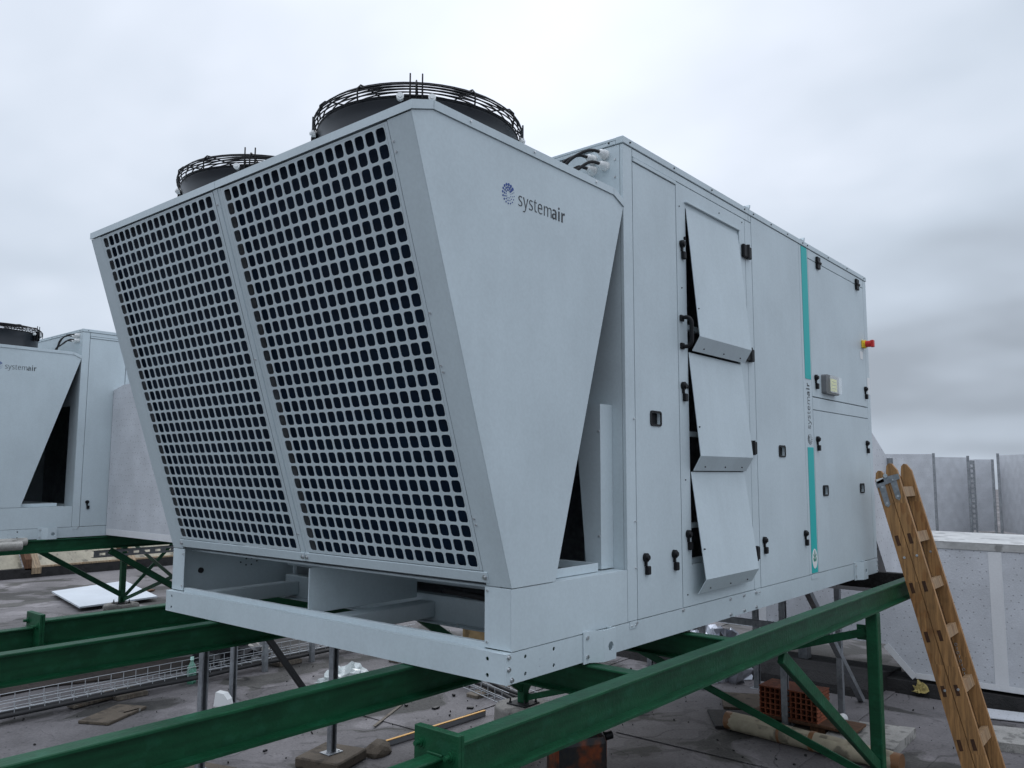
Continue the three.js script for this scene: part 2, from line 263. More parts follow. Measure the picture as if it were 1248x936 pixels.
// ================================================================ ROOFTOP UNIT
const W = 2.03, HB = 0.0903, LIP = 0.0257, YB = 0.2791, XC = 0.6807, H = 1.9166, LEN = 3.6668, CAP = 0.0276;
const p1 = [-0.4166, 1.6331], p2 = [-0.3341, 1.6619], p3 = [0.6087, 1.6619], p4 = [0.6794, 1.6331], p5 = [0.2448, YB], p6 = [LIP, YB];
let solidPanel;
function makeUnit() {
  const U = thing('rooftop_unit', 'pale grey rooftop air handling unit with perforated front grilles, beside the wooden ladder', 'air handler', [0, 0, 0], 0, 'rooftop air handling units');
  const part = (n, g, m = M.coat, label) => mesh(n, g, m, U, label ? { label } : {});
  const PZn = V(0, 0, 1), NX = V(-1, 0, 0);

  // ---- base frame
  const holesS = []; for (const x of [0.092, 0.236]) for (const y of [0.019, 0.07]) holesS.push(circ(x, y, 0.0065, 10)); holesS.push(circ(0.163, 0.028, 0.002, 6), circ(0.163, 0.05, 0.002, 6));
  const chan = (x0, x1) => [bx(x0, x1, 0, 0.004, -0.05, -0.0035), bx(x0, x1, HB - 0.004, HB, -0.05, -0.0035)];
  const railN = part('base_rail', [exZ(rect(0.0, LEN, 0, HB), -0.0035, 0, holesS), ...chan(0.0, LEN)]);
  for (const [x, y] of [[0.012, 0.08], [0.012, 0.045], [0.026, 0.012], [0.735, 0.084], [1.09, 0.085]]) mesh('bolt', boltG(V(x, y, 0), PZn, 0.0055), M.steel, railN);
  for (const x of [1.52, 1.66, 1.79]) for (const y of [0.012, 0.078]) mesh('bolt', boltG(V(x, y, 0), PZn, 0.0055), M.steel, railN);
  for (const y of [0.015, 0.045, 0.075]) mesh('bolt', boltG(V(3.655, y, 0), PZn, 0.005), M.steel, railN);
  const holesF = []; for (const z of [-0.075, -0.145 + 0.07, -1.98]) for (const y of [0.02, 0.068]) holesF.push(circ(z, y, 0.0065, 10));
  part('base_rail', [exX(rect(-W + 0.001, -0.001, 0.0005, HB - 0.0005), 0.0005, 0.004, [holesF[0], holesF[1], holesF[4], holesF[5]]), bx(0.004, 0.03, HB - 0.004, HB - 0.0005, -W + 0.001, -0.0045), bx(0.004, 0.05, 0.001, 0.004, -W + 0.001, -0.004), bx(0.03, 0.034, 0.03, HB + 0.016, -W + 0.1, -0.11), bx(0.034, 0.052, HB + 0.012, HB + 0.016, -W + 0.1, -0.11)]);
  part('base_rail', [bx(0, LEN, 0, HB, -W, -W + 0.004), bx(0, LEN, 0, 0.004, -W + 0.004, -W + 0.05)]);
  part('base_rail', [bx(LEN - 0.004, LEN, 0, HB, -W + 0.005, -0.005)]);
  for (const x0 of [0.395, 3.2]) {                                   // lifting lugs bolted on the near rail
    const x1 = x0 + 0.15, lug = part('lifting_lug', [exY([[x0, 0.005], [x0 + 0.035, 0.005], [x0 + 0.0745, 0.035], [x0 + 0.0745, 0.030], [x0 + 0.037, 0.001], [x0, 0.001]], -0.006, 0.098), exZ(rect(x0 + 0.075, x1, -0.006, 0.098), 0.030, 0.035, [circ(x0 + 0.118, 0.04, 0.0155, 16)]), bx(x1 - 0.005, x1, -0.006, 0.098, 0.0012, 0.0295)]);
    for (const y of [0.016, 0.078]) mesh('bolt', boltG(V(x0 + 0.02, y, 0.003), PZn, 0.007), M.steel, lug);
  }
  // floor members seen through the open front bay
  part('floor_beam', [bx(0.06, 0.60, 0.02, 0.085, -0.985, -0.90, 0.004)]);
  part('floor_beam', [bx(0.06, 0.60, 0.02, 0.085, -1.93, -1.86, 0.004)]);
  const rb = part('rear_beam', [bx(0.60, 0.66, 0.004, 0.11, -1.98, -0.06, 0.004), bx(0.56, 0.60, 0.0, 0.006, -1.98, -0.06)]);
  for (const z of [-0.75, -0.6, -0.3]) mesh('bolt', boltG(V(0.58, 0.006, z), V(0, 1, 0), 0.006), M.steel, rb);
  part('rear_beam', [bx(0.61, 0.66, 0.155, 0.235, -1.98, -0.06, 0.004)]);
  part('drain_pan', [bx(0.09, 0.60, 0.262, 0.27, -1.98, -0.1, 0.003)]);
  part('pipe', [rod(V(0.585, 0.245, -0.9), V(0.585, 0.24, -0.12), 0.011, 10)], mat(0.35, 0.2, 0.12, 0.4, { metal: 0.6 }));
  part('hose', tube([V(0.53, 0.15, -0.78), V(0.52, 0.147, -0.66), V(0.53, 0.135, -0.5), V(0.54, 0.128, -0.3), V(0.55, 0.125, -0.11)], 0.012, 30, 8), M.rubber);
  part('hose', tube([V(0.50, 0.215, -1.42), V(0.48, 0.205, -1.34), V(0.46, 0.185, -1.24), V(0.45, 0.16, -1.12), V(0.45, 0.14, -1.05)], 0.013, 30, 8), M.rubber);
  part('divider_panel', [bx(0.034, 0.6, HB + 0.001, 0.262, -1.018, -1.014)]);

  // ---- skirt
  part('skirt_panel', [exZ(rect(LIP, XC - 0.003, HB + 0.003, YB - 0.002), -0.004, -0.0005), bx(LIP, LIP + 0.004, HB + 0.003, YB - 0.002, -0.11, -0.0045), bx(0.20, XC - 0.003, YB - 0.006, YB - 0.002, -0.16, -0.0045)]);
  const skl = part('skirt_panel', [bx(LIP, XC - 0.003, HB + 0.003, YB - 0.002, -W, -W + 0.0035), bx(0.06, XC - 0.003, 0.05, YB - 0.003, -W + 0.0045, -W + 0.007), bx(LIP, LIP + 0.004, HB + 0.003, YB - 0.002, -W + 0.004, -W + 0.1)]);
  mesh('grommet', rod(V(0.16, 0.165, -W + 0.0064), V(0.16, 0.165, -W + 0.014), 0.013, 14), M.rubber, skl);
  for (const [x, y] of [[0.40, 0.2], [0.43, 0.2], [0.40, 0.17], [0.43, 0.17], [0.37, 0.185], [0.46, 0.185]]) mesh('screw', screwG(V(x, y, -W + 0.0071), PZn, 0.0045), M.dark, skl);
  for (const [z, y] of [[-0.098, 0.265], [-0.098, 0.11]]) mesh('screw', screwG(V(LIP, y, z), NX, 0.005), M.steel, skl);
  for (const [z, y] of [[-1.94, 0.255], [-1.94, 0.115]]) mesh('screw', screwG(V(LIP, y, z), NX, 0.005), M.steel, skl);
  part('drip_tray', [bx(0.235, 0.56, YB, YB + 0.03, -0.05, -0.046), bx(0.235, 0.56, YB - 0.001, YB + 0.003, -0.16, -0.05), bx(0.556, 0.56, YB + 0.003, YB + 0.03, -1.9, -0.05)]);

  // ---- condenser: V-shaped sides with clipped upper corners
  const outline = [p6, p5, p4, p3, p2, p1].map(([x, y]) => [x, y - 0.0008]);
  outline[0] = [p6[0], p6[1] + 0.001]; outline[1] = [p5[0], p5[1] + 0.001];
  const side = part('side_panel', exZ(outline, -0.003, -0.0002));
  part('side_panel', exZ(outline, -W, -W + 0.003));
  // inclined front: e along slope (up), nrm outward
  const P6 = V(LIP, YB, 0), e = V(p1[0] - LIP, p1[1] - YB, 0), LF = e.length(); e.normalize(); const nrm = V(-e.y, e.x, 0);
  const fp = (t, z, n = 0) => P6.clone().addScaledVector(e, t).addScaledVector(nrm, n).setZ(z);
  const slab = (t0, t1, z0, z1, n0, n1, b = 0.001) => { const m = new THREE.Matrix4().makeBasis(e, nrm, V(0, 0, 1)).setPosition(P6); return bx(t0, t1, n0, n1, z0, z1, b).applyMatrix4(m); };
  const stripN = part('corner_strip', [slab(0.001, LF - 0.002, -0.103, -0.0035, -0.003, 0)]);
  const stripF = part('corner_strip', [slab(0.001, LF - 0.002, -W + 0.0035, -1.944, -0.003, 0)]);
  const stripM = part('corner_strip', [slab(0.02, LF - 0.002, -1.040, -0.9905, -0.006, -0.001), slab(0.02, LF - 0.002, -1.012, -1.009, -0.001, 0.002, 0.0005)]);
  for (const [t, z] of [[1.36, -0.094], [1.33, -0.091], [0.86, -0.094], [0.7, -0.094], [0.68, -0.091], [0.22, -0.094], [0.2, -0.091]]) mesh('screw', screwG(fp(t, z), nrm, 0.0045), M.steel, stripN);
  for (const t of [1.37, 0.8, 0.12]) mesh('screw', screwG(fp(t, -1.03, -0.001), nrm, 0.0045), M.steel, stripM);
  const barG = (z0, z1) => slab(0.012, 0.046, z0, z1, -0.004, 0.004);
  const gb1 = part('grille_bar', [barG(-1.013, -0.086)]), gb2 = part('grille_bar', [barG(-1.945, -1.017)]);
  mesh('bolt', boltG(fp(0.03, -0.098, 0.004), nrm, 0.006), M.steel, gb1); mesh('bolt', boltG(fp(0.03, -1.003, 0.004), nrm, 0.006), M.steel, gb1);
  mesh('bolt', boltG(fp(0.03, -1.029, 0.004), nrm, 0.006), M.steel, gb2); mesh('bolt', boltG(fp(0.03, -1.935, 0.004), nrm, 0.006), M.steel, gb2);
  // perforated grilles, 18 x 28 rounded holes each
  function grille(z0, z1) {
    const t0 = 0.049, t1 = 1.4195, NC = 18, NR = 28, mz = 0.012, mt = 0.006, pz = (z1 - z0 - 2 * mz) / NC, pt = (t1 - t0 - 2 * mt) / NR, th = 0.0022;
    const hw = pz * 0.402, hh = pt * 0.41, hole = rrect(-hw, hw, -hh, hh, 0.0095, 4);
    const sg = new THREE.ShapeGeometry(shapeOf(rect(-pz / 2, pz / 2, -pt / 2, pt / 2), [hole.slice().reverse()])).toNonIndexed(), sp = sg.attributes.position, cell = [];
    for (let i = 0; i < sp.count; i++) cell.push([sp.getX(i), sp.getY(i), 0]);
    for (let i = 0; i < hole.length; i++) { const a = hole[i], b = hole[(i + 1) % hole.length]; cell.push([a[0], a[1], 0], [a[0], a[1], -th], [b[0], b[1], 0], [b[0], b[1], 0], [a[0], a[1], -th], [b[0], b[1], -th]); }
    const N = NC * NR * cell.length, arr = new Float32Array(N * 3); let o = 0;
    for (let r = 0; r < NR; r++) for (let c = 0; c < NC; c++) { const zc = z0 + mz + (c + 0.5) * pz, tc = t0 + mt + (r + 0.5) * pt; for (const [u, v, w] of cell) { const p = fp(tc + v, zc + u, w); arr[o++] = p.x; arr[o++] = p.y; arr[o++] = p.z; } }
    const g = new THREE.BufferGeometry(); g.setAttribute('position', new THREE.BufferAttribute(arr, 3)); g.computeVertexNormals();
    part('grille', [g, slab(t0, t1, z0, z0 + mz, -th, 0, 0.0005), slab(t0, t1, z1 - mz, z1, -th, 0, 0.0005), slab(t0, t0 + mt, z0 + mz, z1 - mz, -th, 0, 0.0005), slab(t1 - mt, t1, z0 + mz, z1 - mz, -th, 0, 0.0005)], M.coat, 'perforated grille sheet with rounded square holes');
    part('coil', slab(t0 - 0.01, t1 + 0.004, z0 + 0.006, z1 - 0.006, -0.075, -0.03, 0.001), M.coil, 'dark blue finned heat exchanger behind the grille');
    for (const z of [z0, z1]) part('coil_frame', slab(t0 - 0.01, t1 - 0.01, z - 0.004, z + 0.004, -0.08, -0.006), M.galv);
  }
  grille(-0.9885, -0.1045); grille(-1.9425, -1.0420);
  // rear coil closing the V towards the cabinet
  { const a = V(p5[0], p5[1], 0), er = V(p4[0] - p5[0], p4[1] - p5[1], 0), LR = er.length(); er.normalize(); const m = new THREE.Matrix4().makeBasis(er, V(-er.y, er.x, 0), V(0, 0, 1)).setPosition(a); part('coil', bx(0.01, LR - 0.01, 0.01, 0.05, -W + 0.02, -0.02, 0.001).applyMatrix4(m), M.coil); }
  // folded top caps, two halves, three facets each
  const up = (p, k) => [p[0], p[1] + k], facets = [[p1, p2], [p2, p3], [p3, p4]];
  for (const [z0, z1] of [[-1.0165, 0.005], [-W - 0.005, -1.0185]]) {
    const gs = facets.map(([a, b], i) => { const d = i === 1 ? 0.001 : 0, ax = [a[0] + (i === 0 ? -0.004 : 0.001), a[1] + (i === 0 ? -0.0 : 0)], b2 = [b[0] - (i === 2 ? -0.0 : 0.001), b[1]]; return exZ([up(ax, 0.0005), up(b2, 0.0005), up(b2, CAP - d), up(ax, CAP - d)], z0, z1); });
    const c = part('top_cap', gs); if (z1 > 0) for (const x of [-0.18, 0.13, 0.49]) mesh('screw', screwG(V(x, 1.678, z1), PZn, 0.005), M.steel, c);
  }
  part('lower_deck', bx(p2[0], p3[0], 1.64, 1.655, -W + 0.02, -0.02), M.galv);
  // word mark and dotted emblem on the side panel
  { const t = wordmark(0.253); t.forEach((g) => { g.translate(0.049, 1.478, 0); }); mesh('lettering', t, M.ink, U, { label: 'thin dark maker lettering on the condenser side panel' }); const dm = dotmark(0.031); dm.forEach((g) => g.translate(0.003, 1.503, 0.0004)); mesh('emblem', dm, M.navy, U, { label: 'round emblem of navy blue dots fading to specks' }); }

  // ---- fans
  for (const cz of [-0.535, -1.50]) {
    const cx = 0.118, y0 = 1.6885, prof = [[0.372, 0], [0.366, 0.012], [0.357, 0.03], [0.3545, 0.08], [0.3555, 0.112], [0.361, 0.138], [0.369, 0.154], [0.3715, 0.166], [0.366, 0.168], [0.356, 0.15], [0.349, 0.12], [0.347, 0.02], [0.347, 0]];
    const lg = new THREE.LatheGeometry(prof.map(([r, y]) => new THREE.Vector2(r, y)), 64); lg.translate(cx, y0, cz);
    const fan = part('fan', lg, M.blackFan, 'black ducted condenser fan with wire guard');
    const gw = []; for (const [R, y] of [[0.378, 0.163], [0.384, 0.173], [0.386, 0.183], [0.385, 0.193], [0.381, 0.203], [0.369, 0.213], [0.35, 0.217], [0.328, 0.219], [0.305, 0.221], [0.282, 0.222], [0.258, 0.223], [0.234, 0.224], [0.21, 0.225], [0.186, 0.226], [0.162, 0.227], [0.138, 0.227], [0.114, 0.228], [0.09, 0.228]]) gw.push(ring(cx, y0 + y, cz, R, 0.0026));
    for (let i = 0; i < 12; i++) { const a = (i + 0.5) / 12 * 2 * Math.PI, f = (R, y) => V(cx + R * Math.cos(a), y0 + y, cz + R * Math.sin(a)); gw.push(tube([f(0.386, 0.15), f(0.389, 0.175), f(0.389, 0.2), f(0.374, 0.218), f(0.345, 0.223), f(0.09, 0.232)], 0.003, 14, 5)); }
    mesh('guard', gw, M.black, fan);
    mesh('hub', [rod(V(cx, y0 + 0.03, cz), V(cx, y0 + 0.12, cz), 0.09, 24)], M.black, fan);
    for (let i = 0; i < 5; i++) { const b = bx(0.085, 0.338, -0.002, 0.002, -0.07, 0.07); b.rotateX(0.45); b.rotateY(i / 5 * 2 * Math.PI); b.translate(cx, y0 + 0.075, cz); mesh('blade', b, M.black, fan); }
    for (let i = 0; i < 4; i++) {                                      // clips at the four diagonal corners
      const a = Math.PI / 4 + i * Math.PI / 2, rot = (g) => { g.rotateY(-a); g.translate(cx, y0, cz); return g; };
      const cl = mesh('clip', [rot(bx(0.372, 0.392, 0.1, 0.185, -0.023, -0.017)), rot(bx(0.372, 0.392, 0.1, 0.185, 0.017, 0.023)), rot(bx(0.384, 0.39, 0.18, 0.236, -0.0225, -0.0175)), rot(bx(0.384, 0.39, 0.18, 0.236, 0.0175, 0.0225)), rot(bx(0.366, 0.376, 0.1, 0.17, -0.04, 0.04))], M.black, fan);
      for (const s of [-1, 1]) mesh('bolt', [rot(rod(V(0.37, 0.158, s * 0.052), V(0.386, 0.158, s * 0.052), 0.0125, 14)), rot(rod(V(0.386, 0.158, s * 0.052), V(0.392, 0.158, s * 0.052), 0.007, 8))], M.white, cl);
    }
  }

  // ---- cabinet
  // hollow casing: floor, partitions, inner lining behind the near panels, rubber seals in the joints
  part('floor_sheet', bx(XC + 0.005, LEN - 0.005, HB - 0.006, HB - 0.001, -W + 0.031, -0.06), M.galv);
  for (const x of [1.160, 1.697]) part('partition', bx(x, x + 0.004, HB, H - 0.03, -W + 0.031, -0.1005), M.galv);
  part('lining', [bx(XC + 0.0045, 1.165, HB, H - 0.032, -0.10, -0.0195), bx(1.695, LEN - 0.0045, HB, H - 0.032, -0.10, -0.0195), bx(1.1655, 1.6945, 1.785, H - 0.032, -0.10, -0.0195), bx(1.1655, 1.6945, HB, 0.25, -0.10, -0.0195)], M.galv);
  part('gasket', [bx(XC + 0.005, 1.165, HB, H - 0.032, -0.019, -0.0148), bx(1.695, LEN - 0.005, HB, H - 0.032, -0.019, -0.0148), bx(1.1655, 1.6945, 1.785, H - 0.032, -0.019, -0.0148), bx(1.1655, 1.6945, HB, 0.25, -0.019, -0.0148)], M.gasket);
  const fx0 = XC, z0 = -0.014, flat = (x0, x1, y0, y1, z1 = 0) => bx(x0, x1, y0, y1, z0, z1, 0.001);
  const wallF = part('front_wall', [exX(rect(-W + 0.03, -0.0155, YB - 0.03, 1.886), XC, XC + 0.004, [rect(-1.4, -0.19, 0.295, 1.2)])]);
  part('far_wall', [bx(XC, LEN, HB + 0.003, 1.886, -W, -W + 0.03)]); part('rear_wall', [bx(LEN - 0.004, LEN, HB + 0.003, 1.886, -W + 0.031, -0.0155)]);
  const post1 = part('corner_post', [flat(XC, 0.7455, HB + 0.003, 1.886), bx(0.69, 0.737, 0.066, HB + 0.002, 0.0003, 0.0022)]);
  for (const [x, y] of [[0.702, 0.076], [0.727, 0.076], [0.735, 0.28], [0.735, 0.45], [0.735, 0.83]]) mesh('screw', screwG(V(x, y, 0.002), PZn, 0.004), M.steel, post1);
  part('header_strip', flat(0.7495, 1.8215, 1.8545, 1.886));
  const cut = (x, y, w = 0.036, h = 0.023) => rrect(x - w, x + w, y - h, y + h, 0.008), open = (x0, x1, y0, y1, hs) => exZ(rect(x0, x1, y0, y1), z0, 0, hs);
  const pan1 = part('access_panel', [open(0.7495, 1.0885, 0.0935, 1.832, [cut(0.898, 0.839)]), flat(0.7495, 1.0885, 1.8355, 1.8505, 0.005)]);
  solidPanel = mergeGeometries([uvm(flat(0.7495, 1.0885, 0.0935, 1.832)), uvm(flat(0.7495, 1.0885, 1.8355, 1.8505, 0.005))]);
  const door = part('door', exZ(rect(1.0945, 1.7745, 0.0935, 1.8505), z0, 0, [rect(1.173, 1.690, 0.255, 1.752)]));
  const post2 = part('mid_post', [flat(1.7795, 1.8495, HB + 0.003, 1.851), bx(1.79, 1.84, 0.066, HB + 0.002, 0.0003, 0.0022)]);
  for (const x of [1.803, 1.828]) mesh('screw', screwG(V(x, 0.076, 0.002), PZn, 0.004), M.steel, post2);
  part('header_strip', flat(1.8255, 1.8495, 1.8545, 1.886));
  const pan2 = part('access_panel', open(1.8545, 2.478, 0.0935, 1.886, [cut(2.157, 0.738)]));
  const post3 = part('stripe_post', [flat(2.4825, 2.6125, 0.0935, 1.886), bx(2.50, 2.60, 0.066, HB + 0.002, 0.0003, 0.0022)]);
  part('header_strip', flat(2.6175, 3.6, 1.8355, 1.886));
  const panE = part('electrical_door', flat(2.6175, 3.6, 1.052, 1.8315));
  part('mid_strip', flat(2.6175, 3.6, 0.979, 1.0465));
  const pan3 = part('access_panel', open(2.6175, 3.6, 0.0935, 0.975, [cut(2.766, 0.531), cut(3.416, 0.536)]));
  part('corner_post', flat(3.604, LEN, HB + 0.003, 1.886));
  // frame bars across the open intake
  for (const y of [0.255, 0.4, 0.78, 1.235]) part('frame_bar', bx(1.174, 1.689, y, y + 0.022, -0.04, -0.016));
  // roof: capping strips, standing joints
  for (const [x0, x1] of [[XC - 0.004, 1.8235], [1.8265, 2.5535], [2.5565, LEN + 0.006]]) {
    const c = part('roof_cap', [bx(x0, x1, 1.8895, H, -0.03, 0.004), bx(x0, x1, H - 0.012, H - 0.001, -W - 0.004, -0.0305)]);
    for (let x = x0 + 0.05; x < x1; x += Math.max(0.22, (x1 - x0 - 0.1) / 3)) mesh('screw', screwG(V(x, 1.902, 0.004), PZn, 0.0045), M.dark, c);
  }
  const fc = part('roof_cap', [bx(XC - 0.0045, XC + 0.03, 1.8895, H - 0.0135, -W, -0.0305)]);
  for (const z of [-0.06, -0.35, -0.7]) mesh('screw', screwG(V(XC - 0.0045, 1.9, z), NX, 0.0045), M.dark, fc);
  for (const x of [1.825, 2.555]) part('roof_joint', [exZ([[x - 0.05, H], [x + 0.012, H], [x + 0.022, H + 0.017], [x + 0.022, H + 0.024], [x + 0.012, H + 0.024], [x + 0.002, H + 0.007], [x - 0.05, H + 0.003]], -W, 0.003)]);
  // cable glands at the top of the front wall with cables dropping into the condenser
  for (const [y, z, b] of [[1.859, -0.078, 0], [1.852, -0.135, 1], [1.812, -0.078, 2], [1.806, -0.135, 3]]) {
    const gl = mesh('cable_gland', [rod(V(XC, y, z), V(XC - 0.01, y, z), 0.021, 6), rod(V(XC - 0.01, y, z), V(XC - 0.035, y, z), 0.016, 16, 0.0135), rod(V(XC - 0.035, y, z), V(XC - 0.045, y, z), 0.0135, 12, 0.009)], M.white, wallF);
    void gl; part('cable', tube([V(XC - 0.04, y, z), V(XC - 0.075, y + 0.002, z - 0.02), V(XC - 0.11, y - 0.03 - b * 0.004, z - 0.09 + b * 0.006), V(XC - 0.125, 1.74, -0.235 - b * 0.012), V(XC - 0.13, 1.68, -0.26 - b * 0.012)], 0.0062, 26, 7), M.rubber);
  }
  for (const [y, z] of [[1.83, -0.035], [1.76, -0.035], [1.72, -0.06]]) mesh('screw', screwG(V(XC, y, z), NX, 0.005), M.steel, wallF);
  // pipe cover on the front wall beside the open service hatch, seen in the gap behind the V
  const cov = part('pipe_cover', exX([[-0.06, YB + 0.003], [-0.125, YB + 0.003], [-0.176, 0.88], [-0.06, 0.88]], 0.60, XC - 0.001));
  for (const y of [0.4, 0.78]) mesh('screw', screwG(V(0.60, y, -0.067), NX, 0.005), M.steel, cov);

  // ---- intake hoods over the door opening
  for (const [yt, yf, zf, yl, zl] of [[1.757, 1.195, 0.057, 1.137, 0.020], [1.132, 0.698, 0.050, 0.637, 0.014], [0.633, 0.200, 0.062, 0.141, 0.026]]) {
    const t = 0.0025, pr = [[0.003, yt], [zf, yf], [zl, yl], [zl - t * 0.5, yl + t], [zf - t * 1.2, yf], [0.003 - t, yt]];
    const hood = part('intake_hood', exX(pr, 1.1765, 1.6915), M.coat, 'sheet metal intake hood tilted out at the bottom');
    const fold = V(0, -(zf - zl), -(yf - yl)).normalize(); void fold;
    const lipN = V(0, -(zf - zl), (yf - yl)).normalize();
    for (const x of [1.26, 1.45, 1.62]) mesh('screw', screwG(V(x, yl + (yf - yl) * 0.28, zl + (zf - zl) * 0.28), lipN, 0.0035), M.dark, hood);
    mesh('screw', screwG(V(1.19, yf + 0.12, zf - 0.012), PZn, 0.0035), M.dark, hood);
  }
  part('hood_upstand', [bx(1.168, 1.70, 1.776, 1.783, 0.0003, 0.012), bx(1.6945, 1.700, 1.66, 1.7755, 0.0003, 0.009)]);

  // ---- door furniture
  const latch = (p, x, y) => { mesh('latch', [rod(V(x, y + 0.028, 0), V(x, y + 0.028, 0.012), 0.0165, 18), rod(V(x, y + 0.028, 0.012), V(x, y + 0.028, 0.02), 0.0125, 18, 0.009), bx(x - 0.006, x + 0.006, y - 0.004, y + 0.016, 0.0003, 0.009)], M.black, p); const k = mesh('latch_tab', [bx(x - 0.011 + 0.008, x + 0.013 + 0.008, y - 0.036, y - 0.004, 0.0003, 0.016, 0.003)], M.black, p); void k; };
  const recess = (p, x, y, w = 0.043, h = 0.03) => { mesh('recessed_grip', [exZ(rrect(x - w, x + w, y - h, y + h, 0.012), 0.0004, 0.004, [rrect(x - w + 0.008, x + w - 0.008, y - h + 0.008, y + h - 0.008, 0.007)]), bx(x - w + 0.004, x + w - 0.004, y - h + 0.004, y + h - 0.004, -0.0146, -0.0142, 0.0001)], M.black, p); };
  const hinge = (p, x, y) => { mesh('hinge', [bx(x - 0.047, x - 0.007, y - 0.032, y + 0.032, 0.0003, 0.018, 0.004), bx(x + 0.005, x + 0.045, y - 0.030, y + 0.030, 0.0003, 0.016, 0.004), rod(V(x, y - 0.034, 0.014), V(x, y + 0.034, 0.014), 0.0105, 12)], M.black, p); };
  for (const [x, y] of [[0.803, 0.285], [1.022, 0.282]]) latch(pan1, x, y);
  for (const [x, y] of [[1.132, 1.56], [1.122, 0.958], [1.14, 0.353]]) latch(door, x, y);
  for (const [x, y] of [[1.777, 1.689], [1.777, 1.187], [1.777, 0.746], [1.777, 0.257]]) hinge(door, x, y);
  for (const [x, y] of [[1.898, 0.282], [2.43, 0.285]]) latch(pan2, x, y);
  for (const [x, y] of [[2.668, 1.132], [3.556, 1.137]]) latch(panE, x, y);
  for (const [x, y] of [[2.66, 0.787], [3.542, 0.79]]) latch(pan3, x, y);
  for (const x of [2.763, 3.466]) mesh('hinge', [bx(x - 0.024, x + 0.024, 1.838, 1.868, 0.0003, 0.014, 0.003), bx(x - 0.024, x + 0.024, 1.797, 1.829, 0.0003, 0.014, 0.003), rod(V(x - 0.027, 1.833, 0.012), V(x + 0.027, 1.833, 0.012), 0.008, 10)], M.black, panE);
  recess(pan1, 0.898, 0.839); recess(pan2, 2.157, 0.738); recess(pan3, 2.766, 0.531); recess(pan3, 3.416, 0.536);
  for (const [x, y] of [[1.162, 1.62], [1.164, 0.985], [1.70, 1.62], [1.165, 0.33]]) mesh('plug', rod(V(x, y, 0), V(x, y, 0.006), 0.0075, 12), M.black, door);
  mesh('handle', [tube([V(1.118, 1.27, 0), V(1.124, 1.27, 0.03), V(1.128, 1.255, 0.042), V(1.128, 1.21, 0.043), V(1.128, 1.165, 0.042), V(1.124, 1.15, 0.03), V(1.118, 1.15, 0)], 0.0085, 30, 10), bx(1.105, 1.133, 1.255, 1.282, 0.0003, 0.01, 0.003), bx(1.105, 1.133, 1.138, 1.165, 0.0003, 0.01, 0.003)], M.black, door);
  for (const [x, y] of [[1.12, 1.75], [1.13, 1.4], [1.13, 0.6], [1.13, 0.14], [1.5, 1.815], [1.745, 1.83]]) mesh('screw', screwG(V(x, y, 0), PZn, 0.003), M.dark, door);
  // turquoise stripe, upright word mark, leaf badge
  for (const [a, c] of [[0.0975, 0.768], [1.142, 1.884]]) mesh('stripe', bx(2.513, 2.599, a, c, 0.0003, 0.0022), M.teal, post3, { label: 'turquoise stripe' });
  { const t = wordmark(0.255); t.forEach((g) => { g.rotateZ(Math.PI / 2); g.translate(2.572, 0.865, 0); }); mesh('lettering', t, M.ink, post3); const dm = dotmark(0.03); dm.forEach((g) => { g.rotateZ(Math.PI / 2); g.translate(2.556, 0.812, 0.0004); }); mesh('emblem', dm, M.ink, post3); }
  const badge = mesh('badge', exZ(circ(0, 0, 1, 28).map(([a, b]) => [2.556 + a * 0.037, 0.172 + b * 0.052]), 0.0023, 0.0035), M.white, post3, { label: 'white oval badge with green leaves' });
  const leaf = (x, y, a, l, w) => { const pts = []; for (let i = 0; i < 10; i++) { const t = i / 10 * Math.PI * 2; pts.push([Math.cos(t) * l * 0.5 + l * 0.5, Math.sin(t) * w * (1 - 0.35 * Math.cos(t))]); } const g = exZ(pts, 0.0036, 0.0042); g.rotateZ(a); g.translate(x, y, 0); return g; };
  mesh('leaf_print', [leaf(2.556, 0.188, Math.PI / 2, 0.03, 0.006), leaf(2.552, 0.178, 2.3, 0.026, 0.005), leaf(2.56, 0.178, 0.84, 0.026, 0.005), leaf(2.551, 0.158, 2.2, 0.026, 0.008), leaf(2.561, 0.158, 0.94, 0.026, 0.008)], mat(0.0, 0.2, 0.13, 0.5), badge);
  // main switch, controller under a clear lid, stickers
  const sw = mesh('isolator_switch', [bx(3.522, 3.578, 1.43, 1.48, 0.0003, 0.012, 0.003), rod(V(3.55, 1.455, 0.012), V(3.55, 1.455, 0.022), 0.027, 20)], M.yellow, panE, { label: 'yellow plate of the main switch' });
  void sw; mesh('switch_knob', [rod(V(3.55, 1.455, 0.022), V(3.55, 1.455, 0.055), 0.021, 16), bx(3.536, 3.564, 1.432, 1.478, 0.05, 0.072, 0.004)], M.red, panE, { label: 'red rotary main switch knob' });
  mesh('sticker', bx(3.49, 3.545, 1.355, 1.405, 0.0003, 0.0015), M.white, panE); mesh('sticker', bx(3.612, 3.662, 1.135, 1.245, 0.0003, 0.0015), M.white, U);
  const ctl = mesh('controller_box', [exZ(rrect(2.762, 2.978, 1.078, 1.187, 0.012), 0.0003, 0.028)], mat(0.16, 0.165, 0.17, 0.5), panE, { label: 'grey controller box under a clear lid' });
  void ctl; mesh('controller_label', bx(2.83, 2.935, 1.095, 1.168, 0.0285, 0.0305), mat(0.85, 0.80, 0.12, 0.5), panE, { label: 'yellow label with three dark lines' });
  mesh('label_print', [0.15, 0.5, 0.85].map((k) => bx(2.855, 2.91, 1.103 + 0.055 * k, 1.1055 + 0.055 * k, 0.0306, 0.0312, 0.0002)), M.ink, panE);
  mesh('clear_lid', [exZ(rrect(2.772, 2.968, 1.084, 1.181, 0.014), 0.046, 0.048)], M.clear, panE);
  void side; void stripF; void fx0; void ctl;
  return U;
}
const unit = makeUnit();
